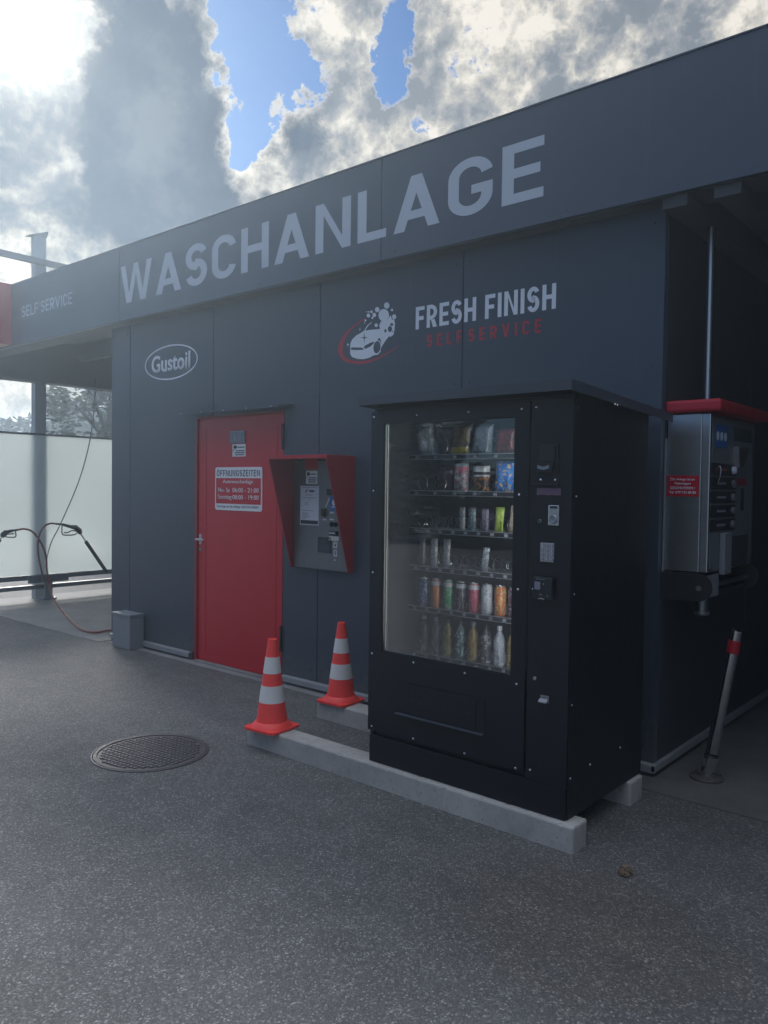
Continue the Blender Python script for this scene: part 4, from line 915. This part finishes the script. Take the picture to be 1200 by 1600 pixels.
CA = [('p_c1', (.07, .11, .24), (.28, .34, .46), (.05, .05, .07), 'slim blue and silver can'), ('p_c2', (.52, .16, .035), (.42, .12, .03), (.55, .24, .08), 'orange can'), ('p_c3', (.03, .24, .08), (.05, .32, .12), (.35, .40, .35), 'green can'),
      ('p_c4', (.03, .028, .034), (.16, .15, .16), (.05, .03, .04), 'black can'), ('p_c5', (.40, .05, .10), (.48, .14, .18), (.30, .04, .07), 'pink red can'), ('p_c6', (.42, .44, .48), (.50, .52, .54), (.26, .28, .32), 'white silver can'),
      ('p_c7', (.50, .16, .03), (.55, .38, .20), (.40, .10, .03), 'orange can with pale print'), ('p_c8', (.06, .035, .05), (.35, .35, .38), (.22, .06, .08), 'dark can with pale print')]
for k, (n, a, b, c_, lb) in enumerate(CA):
    can(L8[k]+.005, 4, .029, .150, pack(n, a, b, c_, 30, .3, [(.118, .140, (.5, .5, .5))] if k in (1, 2, 3, 4) else None), f'{lb} on the fifth shelf of the vending machine')
BO = [('p_b1', (.05, .05, .06), (.10, .10, .11), (.03, .03, .03), 'inkgrey', 'dim grey bottle, leftmost on the bottom shelf'), ('p_b2', (.055, .05, .055), (.12, .11, .12), (.03, .03, .03), 'inkgrey', 'dim grey bottle, second on the bottom shelf'),
      ('p_b3', (.14, .13, .03), (.22, .19, .04), (.05, .04, .02), 'dark', 'dark bottle with yellow green print on the bottom shelf'), ('p_b4', (.03, .07, .08), (.40, .55, .55), (.05, .10, .12), 'ink', 'dark bottle with a pale teal label on the bottom shelf'),
      ('p_b5', (.22, .16, .05), (.28, .20, .08), (.12, .08, .03), 'inkgrey', 'amber bottle in the middle of the bottom shelf'), ('p_b6', (.06, .06, .07), (.10, .10, .12), (.4, .4, .42), 'dark', 'black bottle beside the amber bottle on the bottom shelf'),
      ('p_b7', (.36, .39, .44), (.26, .28, .33), (.48, .50, .52), 'paper', 'silver white bottle with pale cap on the bottom shelf'), ('p_b8', (.26, .19, .05), (.32, .24, .08), (.14, .10, .04), 'inkgrey', 'amber bottle at the right end of the bottom shelf')]
for k, (n, a, b, c_, mc, lb) in enumerate(BO): bottle(L8[k]+.004, 5, .030, .195, pack(n, a, b, c_, 26, .25), mc, lb)

# ------------------------------------------------------------------ wash bay programme terminal on the side wall
t = thing('wash_programme_terminal', (-1.52, 4.65, 1.12), 'stainless programme terminal with red cap on the dark side wall', 'wash terminal')
tx0, tx1, ty0, ty1, tz0, tz1 = XR+.010, -1.405, 4.25, 5.03, 1.12, 1.958
bm = B(); box(bm, tx0, tx1-.045, ty0, ty1, tz0, tz1, .003); obj('housing', bm, 'stainless', t)
bm = B(); box(bm, tx1-.0445, tx1, ty0+.001, ty1, tz0, tz1, .005); ft = obj('front_frame', bm, 'stainless', t)
bm = B(); box(bm, tx1, tx1+.002, ty0+.03, ty1-.03, tz0+.02, tz1-.02); obj('front_plate', bm, 'steelgrey', t)
bm = B(); box(bm, XR+.002, tx1+.06, ty0-.035, ty1+.06, tz1+.006, tz1+.072, .016, 3); obj('cap', bm, 'redcap', t)
bm = B(); box(bm, XR+.001, XR+.009, ty0-.02, ty1+.03, 1.10, 1.83, .002); obj('wall_plate', bm, 'boxgrey', t)
FX = tx1+.0021
def px(y0, y1, z0, z1, th=.003, bev=0): bm = B(); box(bm, FX+.0003, FX+th, y0, y1, z0, z1, bev); return bm
s_ = obj('payment_sticker', px(4.313, 4.522, 1.785, 1.906, .002), 'blue', t)
bm = B()
for k in range(3): yz(bm, ell(4.352+k*.062, 1.845, .022, .024, 18), FX+.0022, FX+.003)
obj('sticker_marks', bm, 'film', s_)
dsp = obj('display', px(4.62, 4.95, 1.835, 1.912, .006, .002), 'screen', t)
bm = B(); ngon_prism(bm, [Vector((FX, 4.625, 1.80)), Vector((FX, 4.80, 1.795)), Vector((FX, 4.72, 1.69)), Vector((FX, 4.64, 1.685))], Vector((.03, 0, 0))); obj('card_guide', bm, 'stainless', t)
for k in range(5):
    z = 1.668-k*.075
    b_ = obj('programme_row', px(4.262, 4.672, z-.032, z+.032, .005, .002), 'black2', t)
    bm = B(); lathe(bm, [(.022, 0), (.022, .012), (.016, .018)], (FX+.005, 4.612, z), 18, 'X'); obj('push_button', bm, 'film' if k == 0 else 'steelgrey', b_, True)
    bm = B(); box(bm, FX+.0052, FX+.006, 4.36, 4.50, z-.006, z+.006); obj('programme_text', bm, 'inkgrey' if k else 'redsign', b_)
bm = B(); tube(bm, smooth_path([(FX+.004, 4.30, 1.66), (FX+.035, 4.295, 1.68), (FX+.04, 4.29, 1.64), (FX+.03, 4.29, 1.60)], 5), .006); obj('key_hook', bm, 'chrome', t, True)
obj('red_notice', px(4.70, 4.88, 1.585, 1.625, .001), 'redhood', t)
obj('slot', px(4.78, 4.82, 1.44, 1.57, .006, .002), 'dark', t)
obj('white_flap', px(4.43, 4.545, 1.10, 1.325, .03, .004), 'boxgrey', t)
obj('door_pocket', px(4.58, 4.90, 1.13, 1.30, .012, .003), 'bay', t)
# sticker on the side
bm = B(); box(bm, -1.628, -1.457, ty0-.0012, ty0-.0003, 1.520, 1.632); sk = obj('red_sticker', bm, 'redcap', t)
bm = text_bm('Die Anlage ist an', -1.609, -1.480, 1.601, 1.618, ty0-.0013, .01, .0006)
for s, a, b, z0, z1 in (('Feiertagen', -1.585, -1.500, 1.579, 1.596), ('GESCHLOSSEN !', -1.610, -1.478, 1.558, 1.572), ('Tel. 079 133 88 80', -1.614, -1.472, 1.534, 1.548)): join(bm, text_bm(s, a, b, z0, z1, ty0-.0013, .01, .0006))
obj('sticker_text', bm, 'film', sk)
# tray below with a round nose and a bar
bm = B(); P = [(-1.638, 1.112), (-1.440, 1.118)]+[(-1.440+.073*math.sin(k*math.pi/10), 1.044+.074*math.cos(k*math.pi/10)) for k in range(1, 10)]+[(-1.440, .970), (-1.638, .966)]
xz(bm, P, ty0-.03, ty0-.022); obj('tray_cheek', bm, 'black2', t)
bm = B(); xz(bm, P, ty1+.02, ty1+.028); obj('tray_cheek', bm, 'black2', t)
bm = B(); box(bm, -1.636, -1.44, ty0-.021, ty1+.019, .985, 1.0); obj('tray', bm, 'bay', t)
bm = B(); tube(bm, [(-1.435, ty0-.035, 1.04), (-1.435, ty1+.03, 1.04)], .014, 12); obj('tray_bar', bm, 'galv', t, True)
bm = B(); box(bm, -1.412, -1.408, ty0+.02, ty0+.20, .985, 1.105); obj('tray_notice', bm, 'boxgrey', t)
# conduit
t = thing('conduit_pipe', (-1.51, 4.5, .86), 'thin vertical metal conduit rising from the programme terminal to the canopy', 'pipe')
bm = B(); tube(bm, [(-1.512, 4.5, tz1+.075), (-1.512, 4.5, 3.00)], .017, 14); obj('pipe', bm, 'stainless', t, True)
bm = B(); tube(bm, [(-1.512, 4.5, .885), (-1.512, 4.5, .984)], .034, 18); obj('pipe_stub', bm, 'galv', t, True)
bm = B(); lathe(bm, [(.040, .862), (.044, .868), (.044, .884)], (-1.512, 4.5, 0), 20); obj('end_cap', bm, 'rail', t, True)
# ------------------------------------------------------------------ bent chrome bollard
t = thing('chrome_bollard', (-1.41, 4.345, 0), 'leaning chrome bollard with red band on a round floor flange', 'bollard')
c = Vector((-1.41, 4.345, .006)); top = Vector((-1.277, 4.352, .826)); d = (top-c)
bm = B(); lathe(bm, [(.088, 0), (.088, .010), (.080, .016), (.05, .020), (.046, .030)], c, 32)
for k in range(4): lathe(bm, [(.009, .015), (.009, .024)], c+Vector((.066*math.cos(k*1.571+.5), .066*math.sin(k*1.571+.5), 0)), 8)
obj('flange', bm, 'iron', t, True)
def at(f): return c+d*f
bm = B(); tube(bm, [at(.02), at(.155)], .036, 24); obj('sleeve', bm, 'chrome', t, True)
bm = B(); tube(bm, [at(.157), at(.163), at(.169), at(.175)], [.034, .029, .029, .034], 24); obj('rubber_ring', bm, 'rubber', t, True)
bm = B(); tube(bm, [at(.177), at(.848)], .031, 24); tube(bm, [at(.932), at(.995), at(1.0)], [.031, .031, .026], 24); obj('post', bm, 'chrome', t, True)
bm = B(); tube(bm, [at(.849), at(.931)], .0318, 24); obj('red_band', bm, 'redcap', t, True)

# ------------------------------------------------------------------ clod of dirt
bm = B(); c = Vector((-1.292, 3.035, .0))
for k in range(7):
    a = k*.9; q = c+Vector((.016*math.cos(a)*(k > 0), .016*math.sin(a)*(k > 0), .009+.013*(k == 0)))
    geo = bmesh.ops.create_icosphere(bm, subdivisions=3, radius=.013 if k else .019, matrix=Matrix.Translation(q))
for v in bm.verts: v.co += Vector(rng.uniform(-.0035, .0035, 3)); v.co.z = max(v.co.z, .001)
tag(obj('dirt_clod', bm, 'clod'), 'small brown clod of dirt lying on the asphalt near the beam end', 'clod')

# ------------------------------------------------------------------ left wash bay: screen, column, lances, hoses
XS = -10.2
t = thing('bay_screen', (XS, 5.8, 0), 'frosted translucent splash screen on steel rails beside the left wash bay', 'screen')
for a, b in ((4.10, 7.0), (7.02, 9.4)):
    bm = B(); box(bm, XS-.004, XS+.004, a, b, .34, 2.165); obj('frosted_panel', bm, 'frosted', t)
bm = B(); box(bm, XS-.03, XS+.03, 4.08, 9.42, .275, .338, .004); obj('upper_rail', bm, 'steelgrey', t)
bm = B(); box(bm, XS-.03, XS+.03, 4.08, 9.42, .15, .205, .004); obj('lower_rail', bm, 'steelgrey', t)
bm = B(); box(bm, XS-.012, XS+.012, 4.08, 9.42, 2.166, 2.19); obj('top_edge', bm, 'steelgrey', t)
for y in (4.2, 6.9, 9.3):
    bm = B(); box(bm, XS-.025, XS+.025, y, y+.05, .006, .149); box(bm, XS-.025, XS+.025, y, y+.05, .206, .274); obj('foot', bm, 'steelgrey', t)
bm = B(); box(bm, XS+.031, XS+.07, 4.78, 5.32, .235, .335, .006); obj('lance_bracket', bm, 'steelgrey', t)
bm = B(); box(bm, XS-.1, XS+.1, 4.96, 5.14, .006, .03, .004); box(bm, XS+.031, XS+.06, 5.0, 5.1, .03, .234); obj('bracket_foot', bm, 'boxgrey', t)
t = thing('steel_column', (-10.36, 5.07, 0), 'tall grey steel column with cross arm rising above the roof edge', 'column')
bm = B(); box(bm, -10.50, -10.38, 4.985, 5.135, .0, 4.80, .006); obj('shaft', bm, 'colgrey', t)
bm = B(); yz(bm, [(4.90, 4.79), (5.155, 4.89), (5.155, 4.86), (5.135, 4.801), (4.985, 4.801)], -10.51, -10.37); obj('cap', bm, 'steelgrey', t)
za = onX((0, 395), -10.36).z
bm = B(); box(bm, -10.378, -10.32, 1.6, 6.2, za-.04, za+.04, .004); obj('cross_arm', bm, 'steelgrey', t)
XH = -10.02
def H(p, x=XH): return onX(p, x)
def hose(pts, r, label, m='rubber'):
    bm = B(); tube(bm, smooth_path(pts, 10), r, 10); return tag(obj('pressure_hose', bm, m, smooth=True), label, 'hose', 'hoses in the left wash bay')
hose([H((150, 590)), H((146, 650)), H((138, 700)), H((122, 755)), H((95, 818)), H((80, 848)), H((72, 880)), H((73, 897)), H((66, 908))], .007, 'thin hose hanging from the ceiling in front of the frosted screen', 'steelgrey')
hose([H((88, 818.5)), H((78, 818)), H((68, 824)), H((60, 841)), H((60, 866)), H((64, 888)), H((68, 906))], .012, 'dark red hose looping up to the right spray gun', 'rubberred')
g0 = onZ((92, 948), .02); 
hose([H((24, 829)), H((38, 826.5)), H((52, 832)), H((66, 852)), H((72, 872)), H((73, 890)), H((77, 910)), Vector((-9.85, 4.93, .13)), g0, onZ((110, 969), .018), onZ((128, 984), .018), onZ((148, 988), .018), onZ((168, 985), .03), Vector((-7.30, 4.36, .045))], .0125, 'long red hose running over the concrete floor to the wall pipe', 'rubberred')
def lance(pts_gun, butt, muzzle_a, muzzle_b, guard, label):
    a = H(butt); t = thing('spray_lance', a, label, 'spray lance', 'spray lances on the screen bracket')
    bm = B(); tube(bm, [H(butt), H(pts_gun[0])], .013, 10); tube(bm, [H(p) for p in pts_gun], [.018, .022, .034, .036, .022][:len(pts_gun)], 12); obj('gun_body', bm, 'black2', t, True)
    bm = B(); tube(bm, smooth_path([H(p) for p in guard], 5), .008, 8); obj('trigger_guard', bm, 'black2', t, True)
    bm = B(); tube(bm, [H(pts_gun[-1]), H(muzzle_a)], .010, 10); obj('lance_tube', bm, 'galv', t, True)
    bm = B(); tube(bm, [H(muzzle_a), H(muzzle_b)], .024, 12); obj('insulated_grip', bm, 'rubber', t, True)
lance([(98, 819.5), (110, 823), (118, 824), (124, 829), (126, 834)], (88, 818.5), (134, 846), (166, 893), [(97, 821), (97, 833), (101, 836), (116, 835.5), (121, 831), (113, 829), (106, 832), (100, 832)], 'right spray lance with its grip slanting down to the screen rail')
lance([(20, 829), (12, 831), (9, 832), (5, 836), (3, 839)], (27, 828), (0, 843), (-38, 893), [(24, 830), (25, 837), (22, 839.5), (10, 839), (8, 836), (14, 834.5), (22, 834)], 'left spray lance cut by the picture edge in front of the screen')

# red sign box at the far end of the fascia
t = thing('light_box_sign', (-9.7, 3.93, 3.08), 'red box sign with a white square at the left end of the fascia', 'sign')
bm = B(); box(bm, -10.5, -8.95, 3.87, YF-.001, 3.075, 3.752, .004); obj('sign_box', bm, 'redsign', t)
bm = B(); box(bm, -10.3, -9.13, 3.866, 3.8695, 3.15, 3.69); obj('white_face', bm, 'white', t)

# ------------------------------------------------------------------ trees
def leaves(bm, centres, n, size):
    C_ = np.array(centres)
    for k in range(n):
        c = C_[rng.integers(len(C_))]; v = rng.normal(size=3); v /= np.linalg.norm(v); p = Vector(c[:3])+Vector(v)*c[3]*rng.uniform(.35, 1.0)
        s = size*rng.uniform(.6, 1.5); nn = Vector(rng.normal(size=3)).normalized(); u, w = ring_frame(nn)
        ln = s*rng.uniform(1.2, 1.9); vs = [bm.verts.new(p+u*a+w*b) for a, b in ((-ln, 0), (0, -s*.55), (ln, 0), (0, s*.55))]
        bm.faces.new(vs)
tp = onZ((158, 800), 0); dd = _ray((168, 650)); dd = dd/math.hypot(dd.x, dd.y); base = Vector((dd.x*21, dd.y*21, 0))
t = thing('broad_leaved_tree', base, 'dark leafy tree behind the frosted screen, seen under the canopy', 'tree')
bm = B(); tube(bm, smooth_path([base, base+Vector((.1, 0, 1.4)), base+Vector((-.1, .1, 2.6)), base+Vector((.1, .1, 4.2))], 4), [.24-.045*k/3 for k in range(13)], 10)
for k in range(6):
    a = k*1.05; tube(bm, smooth_path([base+Vector((0, 0, 1.8+.2*k)), base+Vector((.6*math.cos(a), .6*math.sin(a), 2.5+.2*k)), base+Vector((1.3*math.cos(a), 1.3*math.sin(a), 3.0+.25*k))], 4), [.07-.006*q for q in range(9)], 6)
obj('trunk', bm, 'bark', t, True)
cl = []
for k in range(46):
    v = rng.normal(size=3); v /= np.linalg.norm(v); r = rng.uniform(.4, 1)**.6
    cl.append((base.x+v[0]*1.55*r, base.y+v[1]*1.55*r, 2.9+v[2]*1.45*r, rng.uniform(.3, .55)))
bm = B(); leaves(bm, cl, 9000, .055); obj('crown', bm, 'leaf', t)
# wood across the road, behind the camera, mirrored in the machine's glass
cl = []
for k in range(420):
    x = rng.uniform(-24, 5); y = -11.5+rng.uniform(-1.0, 1.0); h = 4.2+.35*math.sin(x*.5)+.3*math.sin(x*1.3+1)
    if abs(x+10.6) < 1.3: h = 1.7
    cl.append((x, y, rng.uniform(.1, h-.4), rng.uniform(.35, .60)))
bm = B(); leaves(bm, cl, 26000, .13); tag(obj('far_hedge', bm, 'leaf', at=(0, 0, 0)), 'tall dark leafy hedge across the yard, mirrored in the machine glass', 'hedge', kind='stuff')

# ------------------------------------------------------------------ haze volume added to stand in for lens glare near the sun
HAZE = 0.006
bm = B(); box(bm, -240, 180, -140, 240, -1.0, 5.06)
m, t_, o_ = newmat('glare_haze'); pv = t_.new('ShaderNodeVolumePrincipled'); pv.inputs['Color'].default_value = (.70, .86, 1, 1); pv.inputs['Density'].default_value = HAZE; pv.inputs['Anisotropy'].default_value = .72
t_.l.new(pv.outputs[0], o_.inputs['Volume']); M['haze'] = m
tag(obj('haze', bm, 'haze', at=(0, 0, 0)), kind='stuff')
